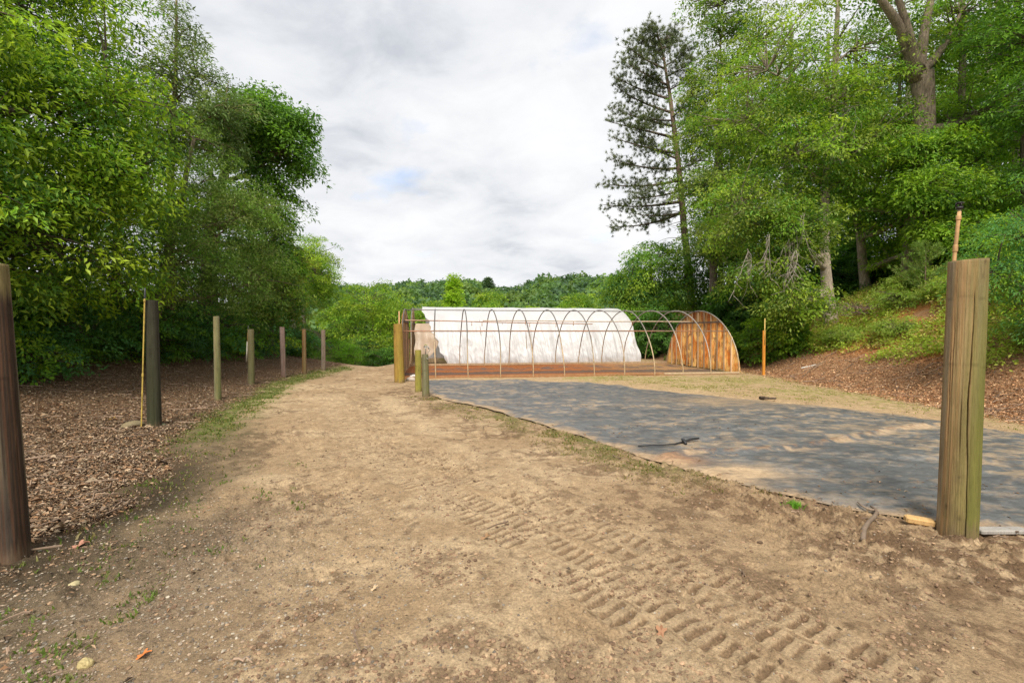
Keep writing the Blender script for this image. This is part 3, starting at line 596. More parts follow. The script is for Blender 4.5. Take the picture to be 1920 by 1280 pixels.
# water pipes standing at the posts
def standpipe(name, label, pts, r, c, joints, head=None, cat='water pipe', group=None):
    base = np.array(pts[0], float); P = np.array(pts, float) - base; root = empty(name, tuple(base), label, cat, group)
    zs = np.linspace(0, 1, 30); L = np.concatenate([[0], np.cumsum(np.linalg.norm(np.diff(P, axis=0), axis=1))]); L /= L[-1]
    PP = np.stack([np.interp(zs, L, P[:, k]) for k in range(3)], -1)
    MB().tube(PP, r, 12, c).build('pipe', M_pipe, root, True)
    for (f, ln, k) in joints:
        c0 = np.array([np.interp(f, L, P[:, q]) for q in range(3)]); dr = PP[min(29, int(f * 29) + 1)] - PP[int(max(0, f * 29 - 1))]; dr /= np.linalg.norm(dr)
        m = MB(); q = np.array([-.5, -.49, -.40, .40, .49, .5]); rad = np.array([1.0, 1.15, 1.2, 1.2, 1.15, 1.0]) * r * k
        m.tube(c0 + dr * (q * ln)[:, None], rad, 12, np.array(c) * 1.0).build('coupling', M_pipe, root, True)
    if head: head(root, P[-1])
    return root
def spr_head(root, p):
    m = MB(); dk = (.02, .018, .016)
    m.tube([p + [0, 0, -.005], p + [0, 0, .015]], .011, 10, (.3, .25, .17)); m.tube([p + [0, 0, .015], p + [0, 0, .02], p + [0, 0, .035], p + [0, 0, .04]], [.012, .024, .024, .016], 12, dk)
    for a in (0.4, 2.5, 4.6):
        m.tube([p + [.014 * math.cos(a), .014 * math.sin(a), .036], p + [.02 * math.cos(a), .02 * math.sin(a), .062]], .004, 6, dk)
    m.tube([p + [0, 0, .058], p + [0, 0, .064], p + [0, 0, .072], p + [0, 0, .076]], [.018, .026, .026, .010], 12, dk)
    m.tube([p + [-.012, 0, .03], p + [-.034, 0, .048], p + [-.03, 0, .064]], .0045, 6, dk); m.tube([p + [.012, 0, .066], p + [.038, 0, .074]], .004, 6, (.12, .10, .07))
    m.build('sprinkler_head', M_pipe, root, True)
Xr, Dr = pr[1], pr[2]; rp = pr[5]; dpp = Dr + rp + .025
a_ = AT(1786, 488, dpp); b_ = AT(1794, 398, dpp)
slope = (b_[0] - a_[0]) / (b_[2] - a_[2])
zb_ = H1(a_[0], dpp)
standpipe('sprinkler_standpipe', 'tan plastic water pipe with a black sprinkler head, rising behind the thick cracked post', [(a_[0] + .03, dpp + .03, zb_ - .05), (a_[0] + .01, dpp + .01, a_[2] - .9), a_, b_], .0135, (.50, .30, .13),
          [(1 - .02, .035, 1.1), (.885, .055, 1.08)], spr_head, 'water pipe', 'water pipes beside posts')
X2, D2, z2, zt2 = p2[1], p2[2], p2[3], p2[4]; d_ = D2 - .12
def cap_head(root, p):
    MB().tube([p, p + [.004, 0, .02], p + [.006, 0, .10], p + [.006, 0, .17]], [.012, .014, .013, .011], 10, (.05, .055, .06)).build('nozzle', M_pipe, root, True)
q0 = AT(262, 802, d_); q1 = AT(267, 690, d_); q2 = AT(272.5, 560, d_)
standpipe('yellow_pipe', 'thin yellow plastic pipe with grey nozzle leaning beside the near-black post', [(q0[0], d_, H1(q0[0], d_) - .03), q1, q2], .0105, (.50, .36, .08), [(.42, .05, 1.25), (.985, .04, 1.3)], cap_head, 'water pipe', 'water pipes beside posts')
d4 = p4[2] + .02; w0 = AT(461.5, 700, d4); w1 = AT(464, 655, d4); w2 = AT(465.5, 619, d4)
def white_tip(root, p): pass
rt = empty('broken_pipe', w1, 'thin orange pipe ending in white hanging beside the flat-topped olive post', 'water pipe', 'water pipes beside posts')
pw = np.array(w1); MB().tube([np.array(AT(465.5, 617, d4)) - pw, np.array(AT(464, 640, d4)) - pw], .018, 8, (.5, .22, .05)).build('orange_pipe', M_pipe, rt, True)
MB().tube([np.array(AT(464, 640, d4)) - pw, np.array(AT(461.5, 678, d4)) - pw], .02, 8, (.6, .55, .45)).build('white_pipe', M_pipe, rt, True)
MB().tube([np.array(AT(465.5, 617, d4)) - pw, np.array(AT(465.8, 611, d4)) - pw], .008, 6, (.1, .1, .1)).build('nozzle', M_pipe, rt, True)
# bent tap on the short grey post
tp = empty('water_tap', (pt[1], pt[2], pt[4] + .004), 'small grey water tap with curled hose on top of the short grey-green post', 'tap')
m = MB(); m.tube([(0, 0, 0), (0, 0, .13), (0, 0, .16)], [.012, .012, .02], 8, (.4, .38, .34)); m.tube([(-.05, 0, .17), (-.02, 0, .18), (.03, 0, .18), (.07, 0, .16), (.08, 0, .12)], .016, 8, (.25, .24, .22)); m.build('spout', M_metal, tp, True)
MB().tube([(-.03, 0, .2), (.0, .0, .235), (.035, 0, .2)], .012, 8, (.30, .32, .12)).build('tap_handle', M_pipe, tp, True)
a = np.linspace(0, 5, 24); MB().tube(np.stack([.06 + .05 * np.cos(a), -.03 + .04 * np.sin(a), .12 - .05 * a], -1), .007, 6, (.30, .30, .26)).build('hose', M_pipe, tp, True)
# orange stake to the right of the rusty end wall
X, Dq = G(1432.5, 703); zb = H1(X, Dq); st = empty('orange_stake', (X, Dq, zb), 'orange wooden stake with a thin pipe on top, standing right of the rusty end wall', 'stake')
h1 = (703 - 619) / F * Dq; MB().box((0, 0, h1 / 2 - .1), (.085, .075, h1 + .2), c=(.62, .26, .04), bev=.008).build('post_body', M_wood, st)
MB().tube([(-.0, -.05, h1 - .5), (0, -.05, h1 + .43)], .017, 8, (.62, .42, .12)).build('pipe', M_pipe, st, True)

# ------------------------------------------------------------------ hoop houses
def W3(u, v, z): p = HC + U_ * u + V_ * v; return np.array([p[0], p[1], z])
def arch(w, h, n=40, pw=.53):
    a = np.linspace(0, np.pi, n); c = -np.cos(a); return c * w / 2 + w / 2, h * np.power(np.clip(1 - c * c, 0, 1), pw)
def house_root(name, label, u0, v0, cat, grp):
    p = W3(u0, v0, 0); z = float(H1(p[0] + 3, p[1] + 2)); return empty(name, (p[0], p[1], 0), label, cat, grp, HA)
zg = 0.0
R1 = house_root('hoop_house_frame', 'bare arched pipe frame of a hoop house with wooden end walls, cover gone', 0, 0, 'hoop house', 'two hoop houses side by side')
dark, tan = np.array((.13, .115, .10)), np.array((.46, .34, .20))
def hoop(parent, u, w, h, r, v0=0.0, base=-.1, cdark=dark, ctan=tan, ph=0.0):
    y, z = arch(w, h, 44); z = z.copy(); P = np.stack([np.full(44, u) + .02 * np.sin(z * 2 + ph), y + v0, z], -1)
    P = np.vstack([[u, v0, base], P, [u, v0 + w, base]])
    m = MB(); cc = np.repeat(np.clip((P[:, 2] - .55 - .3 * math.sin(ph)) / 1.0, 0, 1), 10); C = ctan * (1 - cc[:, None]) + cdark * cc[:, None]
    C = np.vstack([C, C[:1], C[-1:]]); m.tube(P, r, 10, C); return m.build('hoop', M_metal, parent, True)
NH = 12
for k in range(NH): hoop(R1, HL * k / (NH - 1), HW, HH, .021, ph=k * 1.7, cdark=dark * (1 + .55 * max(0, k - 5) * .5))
def straight(u0, u1, v, z, n=20, sag=0.0): t = np.linspace(0, 1, n); return np.stack([u0 + (u1 - u0) * t, np.full(n, v) if np.isscalar(v) else v[0] + (v[1] - v[0]) * t, (z if np.isscalar(z) else z[0] + (z[1] - z[0]) * t) + sag * np.sin(t * 9)], -1)
MB().tube(straight(0, HL, HW / 2, HH - .03), .018, 8, (.17, .155, .14)).build('ridge_pipe', M_metal, R1, True)
def rust_tube(P, r, c1, c2):
    n = len(P); k = (np.sin(np.arange(n) * 1.3) * .5 + .5)[:, None]; C = np.repeat(np.array(c1) * k + np.array(c2) * (1 - k), 8, 0); C = np.vstack([C, C[:1], C[-1:]])
    return MB().tube(P, r, 8, C)
# side purlins at about camera height
ya, za = arch(HW, HH, 400); i1 = int(np.argmin(np.abs(za[:200] - 1.60)))
rust_tube(straight(-.02, HL, ya[i1] + .03, 1.585, 30), .019, (.34, .15, .07), (.22, .15, .11)).build('side_rail', M_metal, R1, True)
rust_tube(straight(0, HL, HW - ya[i1] - .03, 1.60, 30), .019, (.18, .13, .10), (.24, .13, .08)).build('side_rail', M_metal, R1, True)
# hanging water lines with drop sprinklers
def water_line(P, r, c, drops):
    wl = rust_tube(P, r, c, np.array(c) * .8).build('water_line', M_pipe, R1, True)
    for f in drops:
        i = int(f * (len(P) - 1)); p = P[i]; MB().tube([p, p + [0, 0, -.13]], .012, 6, (.42, .22, .10)).tube([p + [0, 0, -.13], p + [0, 0, -.16]], .02, 6, (.2, .12, .07)).build('drop_sprinkler', M_pipe, wl)
water_line(straight(.05, 8.2, (1.55, 4.6), (1.985, 1.90), 40, .008), .020, (.50, .30, .20), (.33, .36, .62, .78))
water_line(straight(3.0, 11.2, (2.6, 1.4), (2.0, 1.955), 40, .008), .020, (.52, .40, .28), (.22, .45, .74))
MB().box((4.6, .02, .03), (9.3, .04, .06), c=(.34, .19, .09), bev=.006).box((10.9, -.0, .035), (3.0, .05, .06), c=(.5, .38, .24), bev=.006).build('base_board', M_wood, R1)
MB().box((6.2, HW + .02, .05), (12.4, .04, .1), c=(.4, .29, .18), bev=.006).build('base_board', M_wood, R1)
def end_wall(parent, u, w, h, v0, tint, nb, gaps=(), facing=-1, seed=3, studs=True, pw=.53, cut=None, matp=None):
    """boarded arch wall: vertical boards + studs + cross rail; facing = side the studs show"""
    rr = np.random.RandomState(seed); ya, za = arch(w, h - .03, 400, pw); m = MB(); bw = w / nb
    for i in range(nb):
        y0, y1 = i * bw + .004, (i + 1) * bw - .004; n = 6; ys = np.linspace(y0, y1, n); zt_ = np.interp(ys, ya, za)
        zb_ = 0.02 + .06 * rr.rand() * (rr.rand() > .5); th = .018; off = rr.uniform(-.006, .006)
        nzv = 14; V = []
        for side in (0, 1):
            for zi in range(nzv):
                for yi in range(n): V.append((u + off + th * side + .006 * math.sin(yi * 2.2), v0 + ys[yi], zb_ + (max(zt_[yi], zb_ + .02) - zb_) * zi / (nzv - 1)))
        V = np.array(V); Q = []
        for zi in range(nzv - 1):
            for yi in range(n - 1):
                a0 = zi * n + yi; b0 = nzv * n + a0; Q += [(a0, a0 + n, a0 + n + 1, a0 + 1), (b0, b0 + 1, b0 + n + 1, b0 + n)]
        for zi in range(nzv - 1):
            a0 = zi * n; b0 = a0 + nzv * n; Q += [(a0, b0, b0 + n, a0 + n)]; a1 = a0 + n - 1; b1 = b0 + n - 1; Q += [(a1, a1 + n, b1 + n, b1)]
        for yi in range(n - 1): a0 = (nzv - 1) * n + yi; b0 = a0 + nzv * n; Q += [(a0, b0, b0 + 1, a0 + 1)]
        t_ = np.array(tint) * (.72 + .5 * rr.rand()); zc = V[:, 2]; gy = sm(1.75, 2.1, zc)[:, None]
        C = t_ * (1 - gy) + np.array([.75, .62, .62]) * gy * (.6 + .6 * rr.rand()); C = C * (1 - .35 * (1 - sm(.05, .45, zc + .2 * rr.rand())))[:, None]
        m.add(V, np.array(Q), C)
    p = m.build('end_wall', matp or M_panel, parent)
    if studs:
        for i in range(1, 12):
            y0 = w * i / 12 + rr.uniform(-.03, .03); zt_ = float(np.interp(y0, ya, za)) - .03
            MB().box((u + facing * .035, v0 + y0, zt_ / 2 + .01), (.045, .04, zt_), c=np.array((.50, .36, .22)) * (.6 + .7 * rr.rand())).build('stud', M_wood, p)
        i1 = np.argmin(np.abs(za[:200] - 1.95)); MB().box((u + facing * .075, v0 + w / 2, 1.95), (.035, w - 2 * ya[i1], .06), c=(.12, .09, .07)).build('cross_rail', M_wood, p)
    return p
end_wall(R1, HL + .03, HW, HH, 0, (1.75, 1.6, 1.45), 24, facing=-1, seed=3)
end_wall(R1, -.06, HW, HH, 0, (.75, .62, .55), 16, facing=1, seed=5)
MB().tube([(-.05, -.02, -.1), (-.05, -.02, 1.2), (-.05, -.0, 2.25)], .02, 8, (.58, .32, .15)).build('corner_pipe', M_pipe, R1, True)
# planted beds: dark strips of old ground cloth inside, on the red soil
# second house behind, covered with white sheet
V0, W2, H2 = HW + .55, 5.4, 2.80
R2 = house_root('covered_hoop_house', 'hoop house covered in wrinkled white plastic sheeting, standing behind the bare pipe frame', 0, V0, 'hoop house', 'two hoop houses side by side')
L2 = 11.0
for k in range(11): hoop(R2, L2 * k / 10, W2, H2 - .03, .022, ph=k * 2.1, cdark=np.array((.2, .18, .16)))
MB().tube(straight(0, L2, W2 / 2, H2 - .06), .02, 8, (.3, .28, .25)).build('ridge_pipe', M_metal, R2, True)
def sheet(parent, u_of, n, c, wz=1.0, zmin=0.0, zmax=9, front=True, name='plastic_sheet', full=True, off=.03, seed=40, flare=.12):
    m = 130; ya, za = arch(W2 + .05, H2, 300); sl_ = np.concatenate([[0], np.cumsum(np.hypot(np.diff(ya), np.diff(za)))]); t = np.linspace(0, sl_[-1] if full else sl_[-1] * .5, m)
    yy = np.interp(t, sl_, ya); zz_ = np.interp(t, sl_, za); U = []
    s = np.linspace(0, 1, n); Um = np.zeros((n, m)); Y = np.zeros((n, m)); Z = np.zeros((n, m))
    for j in range(m):
        a0, a1 = u_of(zz_[j], yy[j]); Um[:, j] = a0 + (a1 - a0) * s; Y[:, j] = yy[j]; Z[:, j] = zz_[j]
    sp = L2 / 10; ph = (Um / sp) % 1.0; tens = np.sin(ph * np.pi)                       # the sheet sags between hoops
    zn = Z / H2; drape = (1 - sm(.75, 1.0, zn))
    fold = (fbm(Um * 4.5 + Z * .6, Z * .5, seed, 4, .55) - .5) * .26 * drape * (1.2 - zn) + (fbm(Um * 1.3, Z * 1.0, seed + 3, 3) - .5) * .14 * drape
    fold += np.abs(np.sin(Um * 5.1 + 1.3 * np.sin(Um * 1.7) + Z * .5)) * .05 * (1 - sm(0, 1.9, Z)); fold += (np.abs(fbm(Um * 2.4 + Z * 1.5, Z * 1.9 - Um * .6, seed + 17, 3) - .5)) * -.16 * drape
    fr = np.where(Y < W2 / 2, -1, 1); outn = off - .05 * tens * drape * .8 + fold
    nx = fr * (1 - zn ** 2); Y2 = Y + outn * nx + fr * flare * (1 - sm(0, .9, Z)); Z2 = Z + outn * zn * .3 + .035 * (fbm(Um * 1.6, Y * 2, seed + 8, 3) - .5) * 2 * sm(.8, 1, zn) + .02
    Z2 = np.maximum(Z2, .0 + .03 * fbm(Um * 6, Um * 0, seed, 3)); V = np.stack([Um, Y2, Z2], -1).reshape(-1, 3)
    i = np.arange(n - 1)[:, None] * m; j = np.arange(m - 1)[None]; Q = np.stack([i + j, i + m + j, i + m + j + 1, i + j + 1], -1).reshape(-1, 4)
    a = fbm(Um * 1.2, Z * .8, seed + 5, 4).ravel(); C = np.tile(np.array(c), (len(V), 1)) * (.90 + .2 * a)[:, None]
    dd = (1 - sm(.02, .30, Z.ravel() + (a - .5) * .4))[:, None] * .22; C = C * (1 - dd) + np.array([.55, .36, .22]) * dd
    return mesh_np(name, V, Q, M_sheet, parent, C, True)
def uo(z, y):
    if y > W2 / 2: return (.6, L2 + .05)
    e = .40 + 1.25 * (1 - z / H2) ** .9 + .05 * math.sin(z * 7) + .03 * math.sin(z * 19)
    return (float(e), L2 + .06 + .16 * (1 - z / H2) + .05 * math.sin(z * 4))
sheet(R2, uo, 420, (.69, .69, .70), seed=40)
def uo2(z, y): return (.18 + .03 * math.sin(z * 7), float(.35 + .95 * math.sqrt(max(0.02, 1 - ((z - 1.3) / 1.05) ** 2))))
def tan_sheet():
    n, m = 40, 50; z = np.linspace(.35, 1.95, m); s = np.linspace(0, 1, n); V = []
    for i in range(n):
        for j in range(m):
            a0, a1 = uo2(z[j], 0); u = a0 + (a1 - a0) * s[i]; ya, za = arch(W2, H2, 300); y = np.interp(z[j], za[:150], ya[:150]) + .06 + .035 * math.sin(u * 9 + z[j]) + .03 * math.sin(z[j] * 6 + u * 3); V.append((u, y, z[j]))
    i = np.arange(n - 1)[:, None] * m; j = np.arange(m - 1)[None]; Q = np.stack([i + j, i + m + j, i + m + j + 1, i + j + 1], -1).reshape(-1, 4)
    V = np.array(V); C = np.array([.50, .38, .27]) * (.75 + .5 * fbm(V[:, 0] * 3, V[:, 2] * 2, 50, 3))[:, None]
    o = mesh_np('old_sheet', V, Q, M_sheet, R2, C, True); o['label'] = 'torn brown stained sheet'
tan_sheet()
end_wall(R2, -.03, W2, H2, 0, (.30, .27, .26), 14, facing=1, seed=6, matp=M_panel)
for (u, ln, r) in ((1.6, 1.5, .02), (5.0, 1.3, .03), (7.6, 2.2, -.02)): MB().box((0, 0, 0), (ln, .08, .03), c=(.5, .38, .26), bev=.004).build('base_board', M_wood, R2).location = (u + .6, -.28, .03)
# white wash of the frame on red soil: long board lying along the front
def lying(name, label, cat, p0, p1, r, c, matx=M_wood, wob=.02, grp=None, seed=0, lift=.0, taper=.5):
    rr = np.random.RandomState(seed); n = 14; t = np.linspace(0, 1, n); x = p0[0] + (p1[0] - p0[0]) * t + rr.normal(0, wob, n) * (t > 0); y = p0[1] + (p1[1] - p0[1]) * t + rr.normal(0, wob, n)
    z = H(x, y) + r * .8 + lift; b = np.array([x[0], y[0], z[0]]); o = MB().tube(np.stack([x, y, z], -1) - b, r * (1 - (1 - taper) * t), 8, c, jit=.15 if wob > .001 else 0).build(name, matx, None, True); o.location = b
    return tag(o, label, cat, grp)
lying('plastic_pipe', 'short white plastic pipe lying at the foot of the leafy right bank', 'pipe', G(1503, 702), G(1531, 703.5), .022, (.75, .74, .7), M_pipe, 0, taper=1)
lying('stick', 'dark stick lying on the far sandy edge of the ground cloth', 'stick', G(1427, 750.5), G(1455, 752), .035, (.09, .065, .05), wob=.03, seed=2, lift=.02)
# forked stick at right foreground
fs = empty('forked_stick', (*G(1637, 1012), H1(*G(1637, 1012))), 'crooked forked dead branch lying by the near edge of the ground cloth', 'branch')
b0 = np.array([*G(1637, 1012), 0.0])
def stick_pts(pp, z=.02): return np.array([[*(np.array(G(*p)) - b0[:2]), z + k * .004] for k, p in enumerate(pp)])
MB().tube(stick_pts([(1624, 1022), (1626, 1002), (1634, 990), (1645, 980), (1650, 972), (1646, 966), (1638, 962)]), [.016, .018, .017, .016, .014, .012, .009], 8, (.20, .15, .11), jit=.2).build('main_stem', M_wood, fs, True)
MB().tube(stick_pts([(1646, 968), (1632, 966), (1620, 960), (1612, 954)], .035), [.012, .010, .008, .004], 7, (.24, .18, .13), jit=.2).build('side_stem', M_wood, fs, True)
MB().tube(stick_pts([(1600, 975), (1625, 978), (1650, 978), (1675, 984)], .008), [.006, .007, .006, .003], 6, (.16, .11, .08), jit=.2).build('side_stem', M_wood, fs, True)
# broken board at the cracked post
wx, wy = G(1736, 992); bb = MB().box((0, 0, 0), (.20, .075, .055), c=(.55, .35, .15), bev=.012).build('wood_offcut', M_wood); bb.location = (wx + .02, wy + .05, H1(wx, wy) + .035); bb.rotation_euler = (.1, .08, -.35)
tag(bb, 'pale broken wood offcut lying against the left foot of the cracked post', 'wood offcut')
bb = MB().box((0, 0, 0), (.42, .09, .035), c=(.33, .31, .28), bev=.008).build('grey_board', M_wood); gx, gy = G(1885, 1003); bb.location = (gx, gy, H1(gx, gy) + .02); bb.rotation_euler = (0, .03, .08)
tag(bb, 'flat grey board lying at the cloth edge right of the cracked post', 'board')
# black hose on cloth
hp = [(1198, 848), (1222, 846), (1245, 845), (1268, 842), (1282, 838), (1296, 833), (1312, 831)]; hx = np.array([G(*p) for p in hp]); hz = Hbase(hx[:, 0], hx[:, 1]) + .06
ho = empty('black_hose', (hx[0, 0], hx[0, 1], hz[0]), 'black irrigation hose with a fitting lying across the middle of the ground cloth', 'hose')
P = np.column_stack([hx, hz]) - [hx[0, 0], hx[0, 1], hz[0]]; MB().tube(P, [.008, .008, .009, .010, .016, .018, .014], 8, (.03, .03, .032)).build('hose_line', M_pipe, ho, True)
MB().tube([P[4] + [0, -.12, .0], P[4] + [0, -.02, .03], P[4] + [.0, .03, .03]], [.018, .022, .018], 8, (.025, .025, .028)).build('fitting', M_pipe, ho, True)
# rocks
def rock(label, px, py, s, c, seed, name='rock', flat=.55):
    rr = np.random.RandomState(seed); import bmesh
    bm = bmesh.new(); bmesh.ops.create_icosphere(bm, subdivisions=3, radius=1); V = np.array([v.co for v in bm.verts]); Fa = np.array([[v.index for v in f.verts] for f in bm.faces]); bm.free()
    d = 1 + .5 * (fbm(V[:, 0] * 1.5 + V[:, 2] * 1.1 + seed, V[:, 1] * 1.5 - V[:, 2], seed, 3) - .5) * 2 * .5; V = V * d[:, None] * s * np.array([1, .75, flat]); V = np.sign(V) * np.abs(V)
    x, y = G(px, py); y += s * .6; o = mesh_np(name, V, Fa, M_stone, C=np.tile(np.array(c), (len(V), 1)), smooth=False); o.location = (x, y, H1(x, y) + s * flat * .35); o.rotation_euler = (0, 0, rr.rand() * 3)
    tag(o, label, 'rock')
rock('flat mossy grey stone at the foot of the near-black post', 290, 804, .12, (.16, .16, .09), 1, flat=.3)
rock('low tan rock half buried in leaves left of the yellow pipe', 238, 806, .17, (.20, .16, .09), 2, flat=.45)
rock('yellowish flat stone lying on the gravel at lower left', 122, 1112, .036, (.42, .36, .2), 3)
rock('squarish yellow stone at the bottom left edge of the photo', 140, 1272, .036, (.42, .34, .16), 4, flat=.8)
rock('white pebble in the middle of the gravel, larger of its pair', 303, 1086, .012, (.75, .72, .68), 5, 'pebble')
rock('pale rounded stone at the base of the tall yellow-tan post', 769, 714, .16, (.42, .36, .30), 6)
rock('small white stone inside the left end of the bare frame', 774, 708, .12, (.6, .58, .55), 7)
# single oak leaves
def oak_leaf(label, px, py, s, c, rz):
    n = 28; a = np.linspace(0, 2 * np.pi, n, endpoint=False); r = s * (.55 + .22 * np.cos(5 * a) + .08 * np.sin(9 * a)); x = r * np.cos(a) * 1.25; y = r * np.sin(a) * .9
    z = .25 * np.abs(y) + .012 * np.sin(x * 60); V = np.vstack([np.stack([x, y, z], -1), [[0, 0, 0.002]]]); Fa = np.stack([np.full(n, n), np.arange(n), (np.arange(n) + 1) % n], -1)
    gx, gy = G(px, py); o = mesh_np('fallen_leaf', V, Fa, M_litter, C=np.tile(np.array(c), (n + 1, 1))); o.location = (gx, gy, float(H(np.array([gx]), np.array([gy]), True)[0]) + .012); o.rotation_euler = (.1, -.1, rz)
    tag(o, label, 'fallen leaf', 'single fallen oak leaves on the track')
oak_leaf('bright orange oak leaf lying at the lower left', 257, 1247, .042, (.50, .17, .05), .3)
oak_leaf('curled brown leaf lying on the tyre prints at lower centre', 1243, 1190, .045, (.30, .16, .09), 1.2)
oak_leaf('long brown leaf beside the start of the tyre lugs', 910, 1017, .05, (.28, .17, .09), .1)
oak_leaf('pinkish brown oak leaf left of the gravel', 142, 1032, .06, (.36, .18, .12), .8)
oak_leaf('yellow leaf on the dark litter left of the yellow pipe', 208, 791, .06, (.65, .42, .03), .2)
oak_leaf('tan leaf lying alone on the sand below the dark patches', 698, 1108, .028, (.50, .36, .22), .5)
# ------------------------------------------------------------------ trees
def nrm(a): return a / (np.linalg.norm(a, axis=-1, keepdims=True) + 1e-9)
def spray(cent, outw, rs, n_per, r, flat, L, Wr, pal, tiltk=.5, droop=.15, lrand=.45, fold=.2, young=None, upk=1.0):
    """flattened sprays of leaves round the points cent (k,3)"""
    k = len(cent); n = k * n_per; idx = np.repeat(np.arange(k), n_per)
    sn = nrm(np.array([0, 0, upk]) + outw * tiltk + rs.normal(0, .25, (k, 3))); ax = nrm(np.cross(sn, rs.normal(0, 1, (k, 3)))); ay = np.cross(sn, ax)
    ck = (.7 + .6 * rs.random_sample(k)); rad = r * ck[idx] * np.sqrt(rs.random_sample(n)) ; a = rs.random_sample(n) * 6.283
    dx, dy = np.cos(a), np.sin(a); dirv = ax[idx] * dx[:, None] + ay[idx] * dy[:, None]
    P = cent[idx] + dirv * rad[:, None] + sn[idx] * (rs.normal(0, flat, n) * r)[:, None]; P[:, 2] -= droop * rad ** 2 / r
    D = nrm(dirv + rs.normal(0, .55, (n, 3)) + np.array([0, 0, -droop])); Nn = nrm(sn[idx] + rs.normal(0, lrand, (n, 3)))
    Ls = L * (.45 + 1.15 * rs.random_sample(n) ** 1.5); V, Fq = leaf_quads(P, D, Nn, Ls, Ls * Wr, fold)
    pal = np.array(pal); pc = pal[rs.randint(0, len(pal), k)] * (.62 + .72 * rs.random_sample((k, 1)))
    C = pc[idx] * (.75 + .5 * rs.random_sample((n, 1)))
    if young is not None:
        y = (sm(.6, 1.0, rad / (r * ck[idx])) * (.3 + .7 * rs.random_sample(k)[idx]))[:, None]; C = C * (1 - y) + np.array(young) * y
    return V, Fq, np.repeat(C * np.array([1.52, 1.44, 1.26]), 4, 0)
def lobe_pts(lobes, rs, shell=.35):
    c, o = [], []
    for (cx, cy, cz, rx, ry, rz, n) in lobes:
        d = nrm(rs.normal(0, 1, (n, 3))); k = vnoise(d[:, 0] * 2.2 + cx * 3 + 20, d[:, 2] * 2.2 + d[:, 1] * 1.7 + cz + 20, int(abs(cx * 7)) % 90)
        r = (shell + (1 - shell) * rs.random_sample(n) ** .55) * (.70 + .5 * k); c.append(np.array([cx, cy, cz]) + d * r[:, None] * np.array([rx, ry, rz])); o.append(d)
    return np.vstack(c), np.vstack(o)
def bez(a, b, rs, n=6, sag=.0, wob=.06):
    a, b = np.array(a, float), np.array(b, float); t = np.linspace(0, 1, n)[:, None]; L = np.linalg.norm(b - a)
    m = (a + b) / 2 + np.array([0, 0, L * sag]) + rs.normal(0, wob, 3) * L; return (1 - t) ** 2 * a + 2 * t * (1 - t) * m + t ** 2 * b
BK = (.19, .155, .12)
def tree(name, label, xy, trunk, lobes, seed, n_per, cr, L, Wr, pal, cat='tree', group=None, flat=.11, droop=.15, bark=BK, twig=.5, young=None, tiltk=.5, mat_=None, dead=None, extra=None, shell=.35, z=None, upk=1.0, lrand=.34, seg=10):
    """trunk: [(x,y,z,r)...] in world x,y and height above the base; lobes in world coordinates"""
    rs = np.random.RandomState(seed); bx, by = xy; bz = H1(bx, by) - .05 if z is None else z; O = np.array([bx, by, bz])
    root = empty(name, tuple(O), label, cat, group)
    TP = np.array([(a, b, c, r) for a, b, c, r in trunk], float); tp = TP[:, :3] - np.array([bx, by, 0]); tp[:, 2] = TP[:, 2] - bz * 0
    nn = 22; s = np.linspace(0, 1, nn); l = np.linspace(0, 1, len(tp)); P = np.stack([np.interp(s, l, tp[:, q]) for q in range(3)], -1); r = np.interp(s, l, TP[:, 3])
    P[:, 0] += .12 * r[0] * np.sin(s * 9 + seed) * 2; r = r * (1 + .5 * np.exp(-s * 22)); P[0, 2] -= .3
    m = MB(); m.tube(P, r, seg, bark, jit=.10); 
    LC = np.array([q[:3] for q in lobes]) - O; limbs = []
    for q in LC:
        zt = min(q[2] - .25 * np.hypot(q[0] - P[-1, 0], q[1] - P[-1, 1]) - .4, P[-1, 2]); i = int(np.argmin(np.abs(P[:, 2] - max(zt, P[3, 2]))))
        b = bez(P[i], q, rs, 9, -.08 if q[2] < P[i, 2] else -.14); limbs.append(b); rr0 = max(.02, r[i] * .66); m.tube(b, np.linspace(rr0, rr0 * .25, 9), 6, bark, jit=.1)
    cent, outw = lobe_pts([(q[0], q[1], q[2], w[3], w[4], w[5], w[6]) for q, w in zip(LC, lobes)], rs, shell)
    if twig > 0:
        AL = np.vstack(limbs + [P[len(P) // 2:]]); mb = m; bb = np.array(bark) * .8
        for c in cent[rs.random_sample(len(cent)) < twig]:
            dd = np.linalg.norm(AL - c, axis=1) + .6 * np.abs(AL[:, 2] - c[2]) * (AL[:, 2] > c[2]); a = AL[int(np.argmin(dd))]; L_ = np.linalg.norm(c - a)
            mb.tube(bez(a, c, rs, 5, .06, .08), np.linspace(.014 + .011 * L_, .006, 5), 4, bb, caps=False)
    m.build('trunk', M_bark, root, True)
    if extra is not None: extra(root, O, rs)
    V, Fq, C = spray(cent, outw, rs, n_per, cr, flat, L, Wr, pal, tiltk, droop, lrand, young=young, upk=upk)
    mesh_np('crown', V, Fq, mat_ or M_leaf, root, C)
    return root
BRT = [(.16, .27, .03), (.12, .24, .03), (.20, .29, .035)]; MID = [(.075, .165, .03), (.10, .20, .03), (.06, .135, .03)]; DRK = [(.04, .10, .022), (.055, .13, .026), (.035, .085, .02)]
OLV = [(.14, .19, .05), (.11, .17, .045), (.09, .14, .04)]; BLU = [(.055, .15, .06), (.07, .18, .065), (.045, .12, .05)]; MUT = [(.11, .18, .06), (.085, .15, .05), (.13, .19, .07), (.11, .14, .06)]
GL = 'trees on the left side of the track'; GR = 'trees on the right bank'
